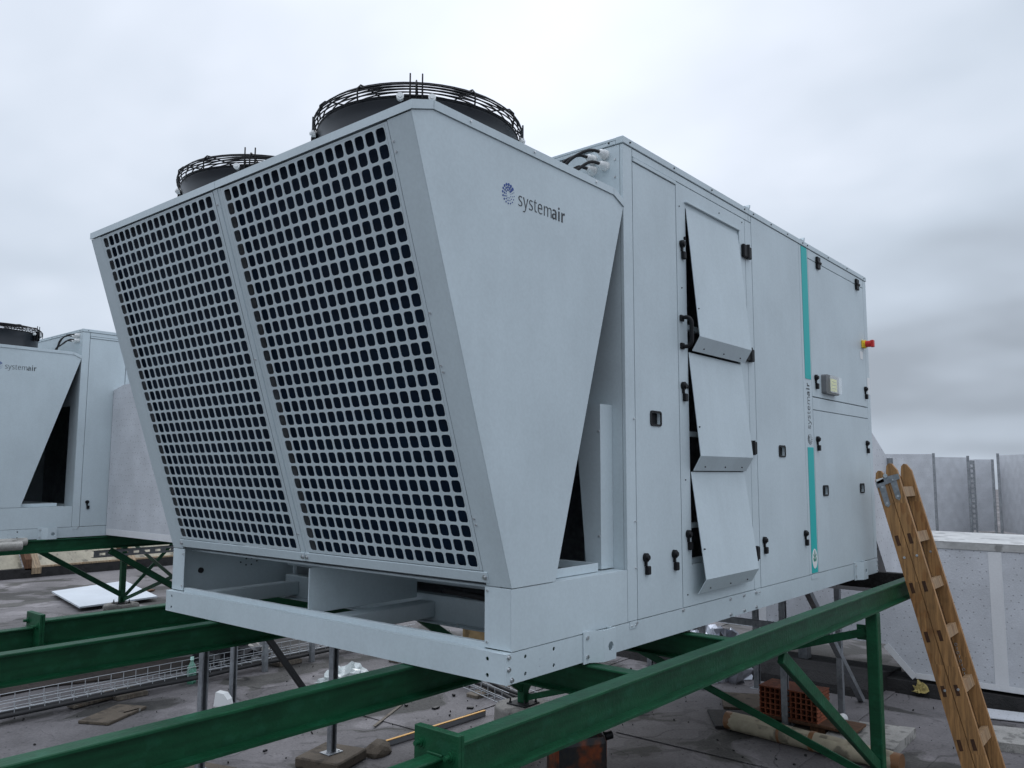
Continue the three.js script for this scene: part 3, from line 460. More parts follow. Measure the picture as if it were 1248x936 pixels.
const unit2 = unit.clone(); unit2.name = numbered('rooftop_unit'); unit2.position.set(0.613, 0.027, -6.27); scene.add(unit2);
unit2.userData = { ...unit.userData, label: 'second pale grey rooftop air handling unit, beside the tall white duct, mostly cut off' };
for (const c of [...unit2.children]) { if (c.name === 'pipe_cover') unit2.remove(c); }
{ const c = unit2.children.find((k) => k.name === 'access_panel'); c.geometry = solidPanel; for (const k of [...c.children]) if (k.name === 'recessed_grip') c.remove(k); }

// ================================================================ STEEL SUPPORT FRAMES
function makeFrame() {
  const F = thing('support_frame', 'green painted steel beam frame under the unit beside the wooden ladder', 'steel frame', [0, 0, 0], 0, 'green steel support frames');
  const part = (n, g, m = M.green, label) => mesh(n, g, m, F, label ? { label } : {});
  const h = 0.112, b = 0.06, y = -0.003, S = isec(h, b, 0.0085, 0.006), zs = { D: 0.214, C: -0.43, B: -1.62, A: -2.21 }, xs = 2.80;
  const beam = (z, x0, x1) => part('beam', along(S, V(x0, y, z), V(x1, y, z)));
  beam(zs.D, -0.472, 3.79); beam(zs.C, -3.2, 3.79); beam(zs.B, -3.2, 3.79); beam(zs.A, -0.462, 3.79);
  // lighter beam stubs bolted on through end plates
  const S2 = isec(0.1, 0.05, 0.006, 0.005);
  for (const [z, x] of [[zs.D, -0.472], [zs.A, -0.462]]) {
    part('beam', along(S2, V(-3.2, -0.028, z - 0.012), V(x - 0.021, -0.028, z - 0.012)));
    for (const d of [0, 0.0105]) { const pl = part('end_plate', bx(x - 0.0205 + d, x - 0.0105 + d, -0.15, 0.028, z - 0.085, z + 0.062, 0.0015)); if (!d) for (const [dz, yy] of [[-0.062, -0.008], [0.036, -0.022], [-0.062, -0.12], [0.036, -0.12]]) mesh('bolt', [...boltG(V(x - 0.0205, yy, z + dz), V(-1, 0, 0), 0.011), rod(V(x - 0.026, yy, z + dz), V(x - 0.04, yy, z + dz), 0.006, 10)], M.green, pl); }
    part('weld', bx(x - 0.026, x - 0.021, -0.0285, -0.022, z - 0.037, z + 0.013, 0.002));
  }
  const seg = [[zs.D - 0.005, zs.C + 0.005], [zs.C - 0.005, zs.B + 0.005], [zs.B - 0.005, zs.A + 0.005]];
  for (const x of [0.44, 1.145]) for (const [a, c] of seg) part('cross_beam', along(isec(0.104, 0.056, 0.006, 0.005), V(x, y - 0.009, a), V(x, y - 0.009, c)));
  for (const [a, c] of seg) part('cross_beam', bx(3.735, 3.795, -0.112, -0.006, c, a), M.bitumen, 'rear cross beam with the shade under the duct put into its black colour');  // bitumen black here paints in the shade below the rear duct
  for (const z of [zs.D, zs.A]) {
    const foot = z > 0 ? G + 0.012 : -1.02, po = part('post', bx(xs - 0.031, xs + 0.031, foot + 0.01, y - h - 0.0008, z - 0.031, z + 0.031, 0.005));
    mesh('base_plate', bx(xs - 0.085, xs + 0.085, foot, foot + 0.0095, z - 0.085, z + 0.085), M.dark, po);
    for (const s of [-1, 1]) for (const t of [-1, 1]) mesh('bolt', [rod(V(xs + s * 0.065, foot + 0.009, z + t * 0.065), V(xs + s * 0.065, foot + 0.045, z + t * 0.065), 0.006, 8), rod(V(xs + s * 0.065, foot + 0.0095, z + t * 0.065), V(xs + s * 0.065, foot + 0.02, z + t * 0.065), 0.011, 6)], M.dark, po);
    part('post', bx(-1.66, -1.60, G + 0.01, -0.15, z - 0.03, z + 0.03, 0.004));
    part('knee_brace', bar(V(1.53, y - h - 0.022, z + 0.004), V(xs - 0.02, -0.91, z + 0.004), 0.03, 0.058, 0.004));
    part('gusset', bx(xs + 0.012, xs + 0.018, -0.27, -0.19, z > 0 ? z - 0.09 : z + 0.032, z > 0 ? z - 0.032 : z + 0.09));
  }
  part('cross_brace', bar(V(xs - 0.014, -0.975, zs.D - 0.02), V(xs - 0.014, -0.2, zs.A + 0.03), 0.012, 0.042, 0.001));
  part('cross_brace', bar(V(xs + 0.006, -0.975, zs.A + 0.03), V(xs + 0.006, -0.225, zs.D - 0.04), 0.012, 0.042, 0.001));
  part('cross_brace', bar(V(xs + 0.02, -0.95, zs.A), V(3.6, -0.16, zs.A), 0.012, 0.042, 0.001));
  return F;
}
const frame1 = makeFrame();
const frame2 = frame1.clone(); frame2.name = numbered('support_frame'); frame2.position.set(0.12, 0.021, -6.49); scene.add(frame2);
frame2.userData = { ...frame1.userData, label: 'dark green steel frame under the cut off second unit' };
// round concrete footings
for (const [x, z, top, label] of [[2.80, -2.21, -1.02, 'round concrete footing of the post seen under the corner of the nearer unit'], [2.92, -8.70, -0.999, 'flat round concrete footing of the post by the white board']]) {
  const pr = [[0.0, top - G - 0.0], [0.17, top - G], [0.195, top - G - 0.008], [0.205, top - G - 0.025], [0.21, 0.0]].map(([r, y]) => new THREE.Vector2(r, y));
  const g = new THREE.LatheGeometry(pr, 40); g.translate(x, G - 0.001, z); solo('concrete_footing', g, M.conc, label, 'footing', 'round concrete footings');
}

// ================================================================ LADDER (folded wooden double ladder leaning on the beam)
{
  const L = thing('ladder', 'folded wooden double ladder with metal hinges leaning on the green beam', 'ladder');
  const k = -0.248, base = (y) => 0.2465 + k * y;                   // back edge of the stiles as z over y
  const dir = V(0, 1, k).normalize(), out = V(0, -k, 1).normalize();   // up the ladder, outward (away from the unit)
  const o0 = V(0, 0, base(0)), at = (x, s, d) => V(x, 0, 0).add(o0).addScaledVector(dir, s).addScaledVector(out, d);
  const sBot = (G + 0.002) / dir.y, sTop = 0.655, x0 = 3.337, x1 = 3.655, th = 0.028, dp = 0.067, gap = 0.004;
  const m4 = (x) => new THREE.Matrix4().makeBasis(V(1, 0, 0), dir, V(1, 0, 0).cross(dir)).setPosition(V(x, 0, 0).add(o0));
  for (const half of [0, 1]) for (const [side, x] of [[0, x0], [1, x1]]) {
    const d0 = half * (dp + gap), top = sTop + half * 0.028, bot = sBot + 0.02;
    const poly = [[d0, bot], [d0 + dp, bot - 0.012], [d0 + dp, top - 0.05], [d0 + dp * 0.72, top - 0.006], [d0 + dp * 0.5, top], [d0 + dp * 0.25, top - 0.012], [d0, top - 0.06]];
    const g = exX(poly.map(([d, s]) => [d, s]), 0, th); g.applyMatrix4(m4(x)); void side;
    const st = mesh('stile', g, M.wood, L);
    const ss = [0.225, -0.045, -0.315, -0.605, -0.885].map((y) => y / dir.y), list = [0.49 / dir.y, ...ss];
    for (const s of list) { if (x === x0) { const t = exX(rect(d0 + 0.016, d0 + 0.036, s - 0.03, s + 0.03), -0.0012, 0.003); t.applyMatrix4(m4(x)); mesh('tenon', t, M.tenon, st); } }
    for (const s of [0.13, -0.62]) { const p = at(x, s, d0 + dp * 0.5), sg = x === x0 ? -1 : -1; mesh('bolt', boltG(V(p.x, p.y, p.z), V(sg, 0, 0), 0.005), M.steel, st); }
    if (x === x0) { const pl = exX([[d0 + 0.016, top - 0.21], [d0 + 0.031, top - 0.225], [d0 + 0.046, top - 0.21], [d0 + 0.05, top - 0.075], [d0 + 0.012, top - 0.075]], -0.003, -0.0003); pl.applyMatrix4(m4(x)); const hp = mesh('hinge_plate', pl, M.galv, st); for (const s of [top - 0.1, top - 0.2]) { const p = at(x, s, d0 + 0.031); mesh('bolt', boltG(V(p.x - 0.003, p.y, p.z), V(-1, 0, 0), 0.005), M.steel, hp); } }
  }
  for (const half of [0, 1]) { const d0 = half * (dp + gap) + 0.014; for (const y of [0.49, 0.225, -0.045, -0.315, -0.605, -0.885]) { const g = exX(rect(d0, d0 + 0.024 + half * 0.012, y / dir.y - 0.03, y / dir.y + 0.03), th + 0.0005, x1 - x0 - 0.0005); g.applyMatrix4(m4(x0)); mesh('rung', g, M.rung, L); } }
  // hinge strap over the head of both halves
  for (const x of [x0 - 0.004]) { const g = exX([[0.0, sTop - 0.1], [dp * 2 + gap + 0.004, sTop - 0.075], [dp * 2 + gap + 0.004, sTop - 0.045], [dp + gap, sTop - 0.045], [dp + gap * 0.5, sTop - 0.015], [dp - 0.004, sTop - 0.05], [0.0, sTop - 0.065]], -0.003, -0.0005); g.applyMatrix4(m4(x)); const hs = mesh('hinge_strap', g, M.galv, L); const p = at(x - 0.003, sTop - 0.04, dp + gap * 0.5); mesh('pivot', rod(V(p.x - 0.008, p.y, p.z), V(p.x + 0.004, p.y, p.z), 0.012, 14), M.steel, hs); }
  const p = at(x0 - 0.006, sTop - 0.062, 0.03); const st = bx(-0.001, 0.001, -0.014, 0.014, -0.022, 0.022); st.rotateX(-0.3); st.translate(p.x, p.y, p.z); mesh('sticker', st, M.white, L);
  const chain = []; const cc = rng(5); for (let i = 0; i < 9; i++) { const q = at(x1 - 0.004, -0.42 - i * 0.024, dp + gap + 0.01 + 0.006 * cc()); const t = new THREE.TorusGeometry(0.007, 0.0018, 5, 10); t.rotateY(i % 2 ? 0 : Math.PI / 2); t.translate(q.x, q.y, q.z); chain.push(t); } mesh('chain', chain, M.galv, L);
}

// ================================================================ DUCTS
function ductThing(name, label, geos, m, group, extra) { const d = thing(name, label, 'duct', [0, 0, 0], 0, group); mesh('casing', geos, m, d); if (extra) extra(d); return d; }
// big ground duct behind the ladder
ductThing('insulated_duct', 'large grey insulated duct lying low behind the wooden ladder', [exX([[-3.4, 0.085], [3.2, 0.085], [3.2, -1.005], [-0.235, -1.005], [-0.445, -0.765], [-3.4, -0.765]].reverse(), 5.35, 6.55)], M.duct, 'foil faced insulated ducts', (d) => {
  mesh('tape_strip', [bx(5.3465, 5.3495, -1.0, 0.03, 0.325, 0.415, 0.0005)], M.ductTape, d); mesh('tape_strip', [bx(5.3465, 5.3495, -0.76, 0.03, -1.55, -1.46, 0.0005)], M.ductTape, d);
  mesh('top_sheet', [bx(5.343, 6.56, 0.086, 0.094, -3.41, 3.21), bx(5.343, 5.348, 0.035, 0.0855, -3.41, 3.21)], mat(0.70, 0.73, 0.76, 0.35, { map: T.dirt }), d);
  mesh('edge_tape', [bar(V(5.347, -1.0, -0.24), V(5.347, -0.77, -0.45), 0.003, 0.05, 0.0003), bx(5.3462, 5.3492, -1.003, -0.96, -0.23, 3.19, 0.0003)], M.ductTape, d);
  for (const z of [-3.2, -2.3, -1.2, 3.0]) mesh('support_leg', [bx(5.5, 5.6, G + 0.03, -0.7655, z - 0.04, z + 0.04), bx(5.45, 5.65, G + 0.0005, G + 0.03, z - 0.1, z + 0.1)], M.galv, d);
});
// sloping rear duct leaving the back of the nearer unit
ductThing('rear_duct', 'pale sloping duct joined to the back end of the nearer unit', [exZ([[3.672, 1.0], [4.2, 0.74], [4.62, 0.74], [4.62, -0.2], [4.2, -0.2], [3.672, 0.42]], -1.85, -0.06)], M.duct, 'foil faced insulated ducts', (d) => { mesh('corner_bracket', [bx(4.19, 4.26, 0.5, 0.735, -0.059, -0.05), bx(4.19, 4.196, 0.5, 0.735, -0.05, -0.02)], M.galv, d); for (const z of [-1.6, -0.5]) mesh('support_leg', bx(4.36, 4.40, G + 0.001, -0.201, z - 0.02, z + 0.02), M.galv, d); });
// white duct on the flank of the second unit
ductThing('tall_duct', 'tall white foil duct standing against the second cut off unit', [exX([[-6.262, 0.03], [-4.6, 0.035], [-4.6, 1.43], [-6.05, 1.43], [-6.262, 1.39]], 1.60, 3.0)], M.duct, 'foil faced insulated ducts', (d) => { mesh('edge_tape', [bx(1.597, 1.5995, 0.032, 0.09, -6.25, -4.61, 0.0003)], M.ductTape, d); for (const x of [2.4, 2.9]) mesh('support_leg', bx(x - 0.02, x + 0.02, G + 0.001, 0.0295, -4.84, -4.8), M.galv, d); });
// far row of silver ducts across the roof
{
  const q = (px, dist) => { const v = ray(px, 640); v.y = 0; v.normalize(); return V(CP.x + v.x * dist, 0, CP.z + v.z * dist); };
  const far = (n, label, pts, t) => { const [px, hh] = pts, p = q(px, 25.7); ductThing(n, label, t, M.duct, 'silver ducts across the roof', (d) => mesh('joint_strip', bx(p.x - 0.03, p.x + 0.03, G + 0.01, hh, p.z - 0.03, p.z + 0.03), M.galv, d)); };
  const A = q(1060, 25.5), B = q(1142, 26.2), C = q(1184, 27.2), D = q(1193, 27.1), E2 = q(1215, 27.3), Fx = q(1220, 27.8), I = q(1300, 24);
  const wallG = (a, b, y0, y1, t = 1.2) => { const d = b.clone().sub(a).setY(0).normalize(), n = V(-d.z, 0, d.x).multiplyScalar(t); const f = n.dot(V(1, 0, -0.2)) > 0 ? 1 : -1; const pts = [a, b, b.clone().addScaledVector(n, f), a.clone().addScaledVector(n, f)].map((p) => [p.x, p.z]); return exY(pts, y0, y1); };
  far('silver_duct', 'first far silver duct section, next to the sloping rear duct', [1142, 1.18], [wallG(A, B, G + 0.02, 1.16)]);
  far('silver_duct', 'second far silver duct section, with a seam on either side', [1184, 1.1], [wallG(B.clone().lerp(C, 0.01), C, G + 0.02, 1.08)]);
  far('silver_duct', 'narrow far silver duct face beside the slotted upright', [1214, 1.0], [wallG(D, E2, G + 0.12, 1.02)]);
  far('silver_duct', 'far silver duct section turning towards the viewer beyond the corner gap', [1221, 1.16], [wallG(Fx, I, G + 0.1, 1.14)]);
  const sl = q(1188, 26.6), holes = []; for (let y = G + 0.1; y < 0.9; y += 0.14) holes.push(rect(-0.03, 0.03, y, y + 0.08));
  const up = exZ(rect(-0.08, 0.08, G + 0.001, 0.98), 0, 0.04, holes); up.rotateY(YAW - 0.5 - Math.PI / 2 + 0.0); up.translate(sl.x, 0, sl.z);
  solo('slotted_upright', up, M.galv, 'slotted steel upright standing against the far silver ducts', 'upright');
  for (const [px, w] of [[1170, 26], [1200, 30]]) { const p = q(px, 24.6); const pts = []; const r = rng(px); for (let i = 0; i < 16; i++) { const t = i / 16 * 2 * Math.PI, k = 0.8 + 0.4 * r(); pts.push([p.x + Math.cos(t) * 0.9 * k, p.z + Math.sin(t) * 1.2 * k * w / 28]); } const o = mesh(numbered('moss_patch'), exY(pts, G + 0.009, G + 0.02), mat(0.13, 0.105, 0.05, 0.95, { map: T.conc })); tag(o, 'brown mossy patch on the roof below the far silver ducts', 'moss', 'mossy patches'); }
}
// black bitumen kerb under and in front of the low duct
{
  const pr = [[4.92, G], [4.95, G + 0.07], [5.03, G + 0.14], [5.2, G + 0.17], [5.5, G + 0.118], [5.75, G + 0.11], [5.8, G]];
  const g = exZ(pr, -3.2, -0.45), g2 = exZ([[5.30, G], [5.32, G + 0.10], [5.6, G + 0.11], [5.8, G]], -0.45, 3.4);
  const k = solo('bitumen_kerb', [g, g2], M.bitumen, 'black bitumen covered kerb beneath the low grey insulated duct', 'kerb'); void k;
  // yellow expanding foam lump
  const f = crumple(0.035, 0.075, 0.055, 6, 1.2, 3, 4); f.translate(5.285, -1.09, -0.19);
  solo('foam_lump', f, M.foam, 'lump of yellow expanding foam at the foot of the low duct', 'foam');
}
// skylight kerb beyond the second unit
{
  const a = PY(36, 703, G), b = PY(215, 689, G), s = thing('skylight_kerb', 'low beige sloping skylight upstand with timber ends behind the second unit', 'skylight');
  const x0 = a.x, x1 = b.x + 6, z = (a.z + b.z) / 2;
  mesh('sloping_panel', exX([[z, G + 0.16], [z - 0.9, G + 1.05], [z - 0.94, G + 1.05], [z - 0.06, G + 0.1]].reverse(), x0 + 0.12, b.x - 0.9), M.beige, s);
  mesh('sloping_panel', exX([[z, G + 0.16], [z - 0.9, G + 1.05], [z - 0.94, G + 1.05], [z - 0.06, G + 0.1]].reverse(), b.x - 0.78, x1), M.beige, s);
  mesh('sloping_panel', exX([[z - 0.05, G + 0.16], [z - 0.9, G + 1.05], [z - 0.94, G + 1.05], [z - 0.09, G + 0.1]].reverse(), x0 - 5, x0 - 0.14), M.beige, s);
  mesh('sill', bx(x0 - 5, x1, G + 0.001, G + 0.155, z - 0.2, z + 0.03), M.bitumen, s);
  mesh('sill_trim', bx(x0 + 0.0, x1, G + 0.156, G + 0.185, z - 0.03, z + 0.035), M.paleWood, s);
  for (const x of [x0, b.x - 0.85]) { mesh('timber_end', exX([[z + 0.06, G + 0.06], [z + 0.06, G + 0.16], [z - 0.9, G + 1.1], [z - 0.98, G + 1.1], [z - 0.04, G + 0.06]].reverse(), x - 0.03, x + 0.11), M.paleWood, s); mesh('timber_end', exX([[z + 0.03, G + 0.13], [z + 0.03, G + 0.3], [z - 0.9, G + 1.2], [z - 0.98, G + 1.1]].reverse(), x - 0.13, x - 0.031), M.plank, s); }
}

// ================================================================ LOOSE THINGS ON THE ROOF
const strutPoly = (w = 0.041, t = 0.0025) => [[-w / 2, -w / 2], [w / 2, -w / 2], [w / 2, w / 2], [w / 2 - 0.009, w / 2], [w / 2 - 0.009, w / 2 - t], [w / 2 - t, w / 2 - t], [w / 2 - t, -w / 2 + t], [-w / 2 + t, -w / 2 + t], [-w / 2 + t, w / 2 - t], [-w / 2 + 0.009, w / 2 - t], [-w / 2 + 0.009, w / 2], [-w / 2, w / 2]];
function strut(a, b, up) { return along(strutPoly(), a, b, up); }
function strutPost(x, z, y0, y1, label, slab) {
  const s = thing('strut_post', label, 'post', [x, y0, z], 0, 'galvanised strut posts');
  mesh('channel', strut(V(0, 0.0065, 0), V(0, y1 - y0, 0), V(0, 0, 1)), M.galv, s);
  const p = mesh('foot_plate', bx(-0.055, 0.055, 0.0005, 0.006, -0.045, 0.045), M.galv, s); for (const d of [-0.036, 0.036]) mesh('bolt', boltG(V(d, 0.006, 0.025), V(0, 1, 0), 0.006), M.steel, p);
  if (slab) { const [w, h, m, sl, cat] = slab; const g = bx(-w / 2, w / 2, -h, -0.0005, -w / 2, w / 2, 0.008); g.rotateY(0.3); solo('paving_slab', g, m, sl, cat, undefined, [x, y0, z]); }
}
{ const a = PY(404, 917, G + 0.062); strutPost(a.x, a.z, G + 0.062, -0.04, 'galvanised strut post bolted to a brown slab', [0.31, 0.06, M.concBrown, 'square brown slab under a galvanised strut post', 'slab']); }
{ const a = PY(243, 941, G + 0.05); strutPost(a.x, a.z, G + 0.05, 0.0, 'tall galvanised strut post near the green plastic bottle', [0.3, 0.048, M.concBrown, 'dark slab hidden low behind the green beam', 'slab']); }
{ const a = PY(283, 857, G + 0.004); strutPost(a.x, a.z, G + 0.003, 0.0, 'galvanised strut post with a white plastic foot'); const g = exX([[-0.06, 0], [0.07, 0], [0.055, 0.06], [0.02, 0.1], [-0.045, 0.11]], -0.032, 0.032); g.rotateY(0.5); solo('plastic_wedge', g, M.white, 'white plastic wedge at the foot of a strut post', 'wedge', undefined, [a.x - 0.09, G + 0.001, a.z + 0.02]); }
{ const a = PY(958, 884, G + 0.05); strutPost(a.x, a.z, G + 0.05, 0.02, 'galvanised strut post in front of the red bricks', [0.33, 0.048, M.concBrown, 'broken brown slab beneath the strut post by the red bricks', 'slab']); }
{ const a = PY(793, 826, G + 0.004); strutPost(a.x, a.z, G + 0.003, -0.1, 'galvanised strut post glimpsed between two green cross beams'); }
{ const a = PX(921, 760, 4.7); strutPost(a.x, a.z, G + 0.003, 0.0, 'pale galvanised strut post farthest behind the green beam'); }
{ // leaning struts
  const b1 = PY(369, 838, G + 0.02), t1 = PZ(327, 778, b1.z); solo('leaning_strut', strut(b1, t1.clone().add(t1.clone().sub(b1).multiplyScalar(0.25))), M.dark, 'slanting dark slotted strut above the wire cable tray', 'strut');
  const b2 = PY(1050, 853, G + 0.02), t2 = PZ(984, 720, b2.z); solo('leaning_strut', strut(b2, t2.clone().add(t2.clone().sub(b2).multiplyScalar(0.2))), M.galv, 'leaning galvanised strut behind the green knee brace', 'strut');
  const c = PX(872, 753, 3.93), d = PX(948, 763, 3.93); solo('strut_rail', strut(c.clone().setZ(c.z - 1.2), d.clone().setY(c.y)), M.galv, 'level galvanised strut rail behind the strut post by the bricks', 'rail');
  // slotted channel resting on the second frame
  const e = PZ(114, 676, -7.3), zz = e.z, y = e.y; const holes = []; for (let x = 0.06; x < 1.5; x += 0.12) holes.push(rect(x, x + 0.06, -0.012, 0.012)); const g = exZ(rect(0, 1.6, -0.032, 0.032), 0, 0.003, holes); const o = solo('slotted_channel', [g, bx(0, 1.6, 0.032, 0.035, -0.06, 0.003), bx(0, 1.6, -0.035, -0.032, -0.06, 0.003)], M.tray, 'horizontal slotted galvanised channel beside the second unit', 'channel', undefined, [e.x, y, zz]); void o;
}
// wire basket cable trays
function wireTray(name, label, a, b, w, hgt) {
  const { L, m } = frameBetween(a, b), gs = [], wr = 0.003;
  const ln = [[-w / 2, hgt], [-w / 2, hgt * 0.5], [-w / 2, 0], [-w / 4, 0], [0, 0], [w / 4, 0], [w / 2, 0], [w / 2, hgt * 0.5], [w / 2, hgt]];
  for (const [u, v] of ln) { const g = new THREE.CylinderGeometry(wr, wr, L, 5); g.rotateX(Math.PI / 2); g.translate(u, v, L / 2); gs.push(g); }
  for (let s = 0.02; s < L; s += 0.1) { for (const u of [-w / 2, w / 2]) { const g = new THREE.CylinderGeometry(wr, wr, hgt, 5); g.translate(u, hgt / 2, s); gs.push(g); } const g = new THREE.CylinderGeometry(wr, wr, w, 5); g.rotateZ(Math.PI / 2); g.translate(0, -0.003, s); gs.push(g); }
  const o = mesh(numbered(name), gs.map((g) => g.applyMatrix4(m)), M.tray); return tag(o, label, 'cable tray', 'wire cable trays');
}
{
  wireTray('wire_cable_tray', 'long wire basket cable tray running past the green plastic bottle', V(-2.2, G + 0.04, -5.0), V(4.3, G + 0.04, -5.06), 0.28, 0.1);
  wireTray('wire_cable_tray', 'wire basket cable tray heading towards the round concrete footing', V(3.75, G + 0.04, -4.85), V(3.0, G + 0.04, -2.35), 0.3, 0.1);
  const r = rng(9); for (let i = 0; i < 3; i++) { const pts = []; for (let x = -2.2; x < 4.3; x += 0.5) pts.push(V(x, G + 0.055 + 0.01 * r(), -5.03 + i * 0.05 + 0.03 * (r() - 0.5) + 0.08)); solo('cable', tube(pts, 0.012 + 0.004 * r(), 60, 7), M.rubber, 'black cable lying in the long wire tray', 'cable', 'cables in the long tray'); }
  for (let i = 0; i < 3; i++) { const pts = []; for (let k = 0; k <= 7; k++) { const t = k / 7; pts.push(V(3.75 - 0.75 * t + (i - 1) * 0.06 + 0.03 * (r() - 0.5), G + 0.06 + 0.012 * r(), -4.85 + 2.5 * t)); } solo('cable', tube(pts, 0.014, 40, 7), M.rubber, 'black cable lying in the tray by the footing', 'cable', 'cables in the second tray'); }
  for (const x of [-0.6, 1.25, 2.7]) solo('tray_block', bx(x - 0.12, x + 0.12, G + 0.001, G + 0.035, -5.13, -4.85, 0.006), M.oldPlank, 'weathered timber block under the long wire tray', 'block', 'blocks under the long tray');
  for (const t of [0.25, 0.8]) { const x = 3.75 - 0.75 * t, z = -4.85 + 2.5 * t; solo('tray_block', bx(x - 0.2, x + 0.2, G + 0.001, G + 0.035, z - 0.06, z + 0.06, 0.006), M.oldPlank, 'weathered timber block under the tray by the footing', 'block', 'blocks under the second tray'); }
}
// white board on the roof by the second frame
{ const a = PY(63, 721, G + 0.06), b = PY(97, 740, G + 0.06), c = PY(192, 727, G + 0.06), d = PY(152, 708, G + 0.06); solo('white_board', [exY([a, b, c, d].map((p) => [p.x, p.z]), G + 0.045, G + 0.065), bx((a.x + c.x) / 2 - 0.35, (a.x + c.x) / 2 + 0.35, G + 0.001, G + 0.0445, (a.z + c.z) / 2 - 0.6, (a.z + c.z) / 2 + 0.2)], M.board, 'flat white board lying on the roof behind the green beams', 'board'); }
// cardboard tubes resting on the second frame
for (const [px, py, l] of [[26, 665, 'printed white cardboard tube on the second frame, with the frayed end'], [32, 660, 'printed white cardboard tube on the second frame, the one half hidden']]) { const a = PX(px, py, 0.62 + (px - 26) * 0.05); const g = [rod(a, V(a.x - 1.6, a.y, a.z + 0.05), 0.034, 20)]; const t = thing('cardboard_tube', l, 'tube', [0, 0, 0], 0, 'cardboard tubes on the frame'); mesh('paper_wrap', g, mat(0.72, 0.71, 0.68, 0.7, { map: T.conc }), t); mesh('bore', rod(V(a.x + 0.0005, a.y, a.z), V(a.x + 0.003, a.y, a.z), 0.028, 18), M.tape, t); }
// plastic bottle and rubbish sack by the tray
{ const p = PY(233, 833, G); const pr = [[0, 0], [0.033, 0.002], [0.037, 0.02], [0.037, 0.12], [0.034, 0.15], [0.015, 0.19], [0.0125, 0.2], [0.0125, 0.22], [0, 0.22]].map(([r, y]) => new THREE.Vector2(r, y * 0.9)); const t = thing('plastic_bottle', 'pale green plastic bottle standing by the wire tray', 'bottle', [p.x, G + 0.001, p.z]); mesh('body', new THREE.LatheGeometry(pr, 24), M.bottle, t); mesh('bottle_cap', rod(V(0, 0.19, 0), V(0, 0.214, 0), 0.015, 14), mat(0.55, 0.85, 0.75, 0.4), t); }
function crumple(rx, ry, rz, seed, amp = 0.5, det = 4, fr = 5) { const f = new THREE.IcosahedronGeometry(1, det), p = f.attributes.position; for (let i = 0; i < p.count; i++) { const x = p.getX(i), y = p.getY(i), z = p.getZ(i); const n1 = fbm(x * fr + 30 + y * 2.1, z * fr + 30 + y * 3.3, 4096, seed, 3), n = 1 + amp * (Math.abs(n1 - 0.5) * 2.4 - 0.5); p.setXYZ(i, x * rx * n, Math.max(-0.02, y * n) * ry, z * rz * n); } f.computeVertexNormals(); return f.toNonIndexed ? (() => { const q = f.index ? f.toNonIndexed() : f; q.computeVertexNormals(); return q; })() : f; }
{ const p = PY(285, 812, G); const g = crumple(0.42, 0.20, 0.26, 3, 0.45); solo('rubbish_sack', g, M.plasticBag, 'black plastic sack lying beyond the wire tray', 'sack', undefined, [p.x + 0.15, G + 0.004, p.z - 0.3]); }
{ const p = PY(418, 828, G); const g = crumple(0.22, 0.12, 0.16, 8, 0.8); solo('plastic_film', g, M.polythene, 'crumpled clear plastic film by the strut post on the brown slab', 'plastic film', undefined, [p.x, G + 0.004, p.z]); }
{ const p = PY(868, 829, G), q = PY(882, 775, G + 0.3); const t = thing('foil_bundle', 'crumpled silver and black foil bundle behind the green beam', 'foil', [p.x + 0.12, G + 0.004, p.z + 0.05]); mesh('foil', crumple(0.26, 0.36, 0.24, 14, 1.0, 4, 3.5), M.foil, t); const g = crumple(0.22, 0.30, 0.2, 19, 1.1, 4, 3.2); g.translate(0.05, 0.07, -0.06); mesh('black_side', g, M.plasticBag, t); const g2 = crumple(0.3, 0.16, 0.22, 29, 0.9, 4, 3.2); g2.translate(0.16, 0.24, -0.2); mesh('foil', g2, M.foil, t); void q; }
// red hollow bricks on a plank
{
  const b = thing('timber_plank', 'dark timber plank carrying the red bricks', 'plank', [3.72, 0, 0]); mesh('plank', bx(0, 0.24, G + 0.075, G + 0.095, -0.92, -0.2, 0.004), M.plank, b); mesh('batten', [bx(0.02, 0.2, G + 0.001, G + 0.0745, -0.88, -0.78)], M.plank, b); mesh('batten', [bx(0.02, 0.2, G + 0.001, G + 0.0745, -0.5, -0.4)], M.plank, b);
  const r = (z0, z1, y0, y1, label) => { const t = thing('hollow_brick', label, 'brick', [3.73, 0, 0], 0, 'red hollow bricks'); const pr = []; const n = 8, hh = y1 - y0; pr.push([z0, y0]); for (let i = 0; i < n; i++) { const a = y0 + hh * i / n; pr.push([z1, a + hh * 0.02 / n], [z1 - 0.005, a + hh * 0.3 / n], [z1 - 0.005, a + hh * 0.6 / n], [z1, a + hh * 0.8 / n]); } pr.push([z1, y1], [z0, y1]); for (let i = n - 1; i >= 0; i--) { const a = y0 + hh * i / n; pr.push([z0, a + hh * 0.8 / n], [z0 + 0.005, a + hh * 0.6 / n], [z0 + 0.005, a + hh * 0.3 / n]); }
    const holes = []; for (let i = 0; i < 11; i++) for (let j = 0; j < 5; j++) { const w = (z1 - z0 - 0.012) / 11, q = (hh - 0.01) / 5, zz = z0 + 0.006, yy = y0 + 0.005; holes.push(rect(zz + (i + 0.09) * w, zz + (i + 0.91) * w, yy + (j + 0.09) * q, yy + (j + 0.91) * q)); }
    mesh('brick_body', exX(pr, 0, 0.24, holes), M.brick, t); };
  r(-0.845, -0.44, G + 0.096, G + 0.286, 'red hollow brick resting on the dark plank');
}
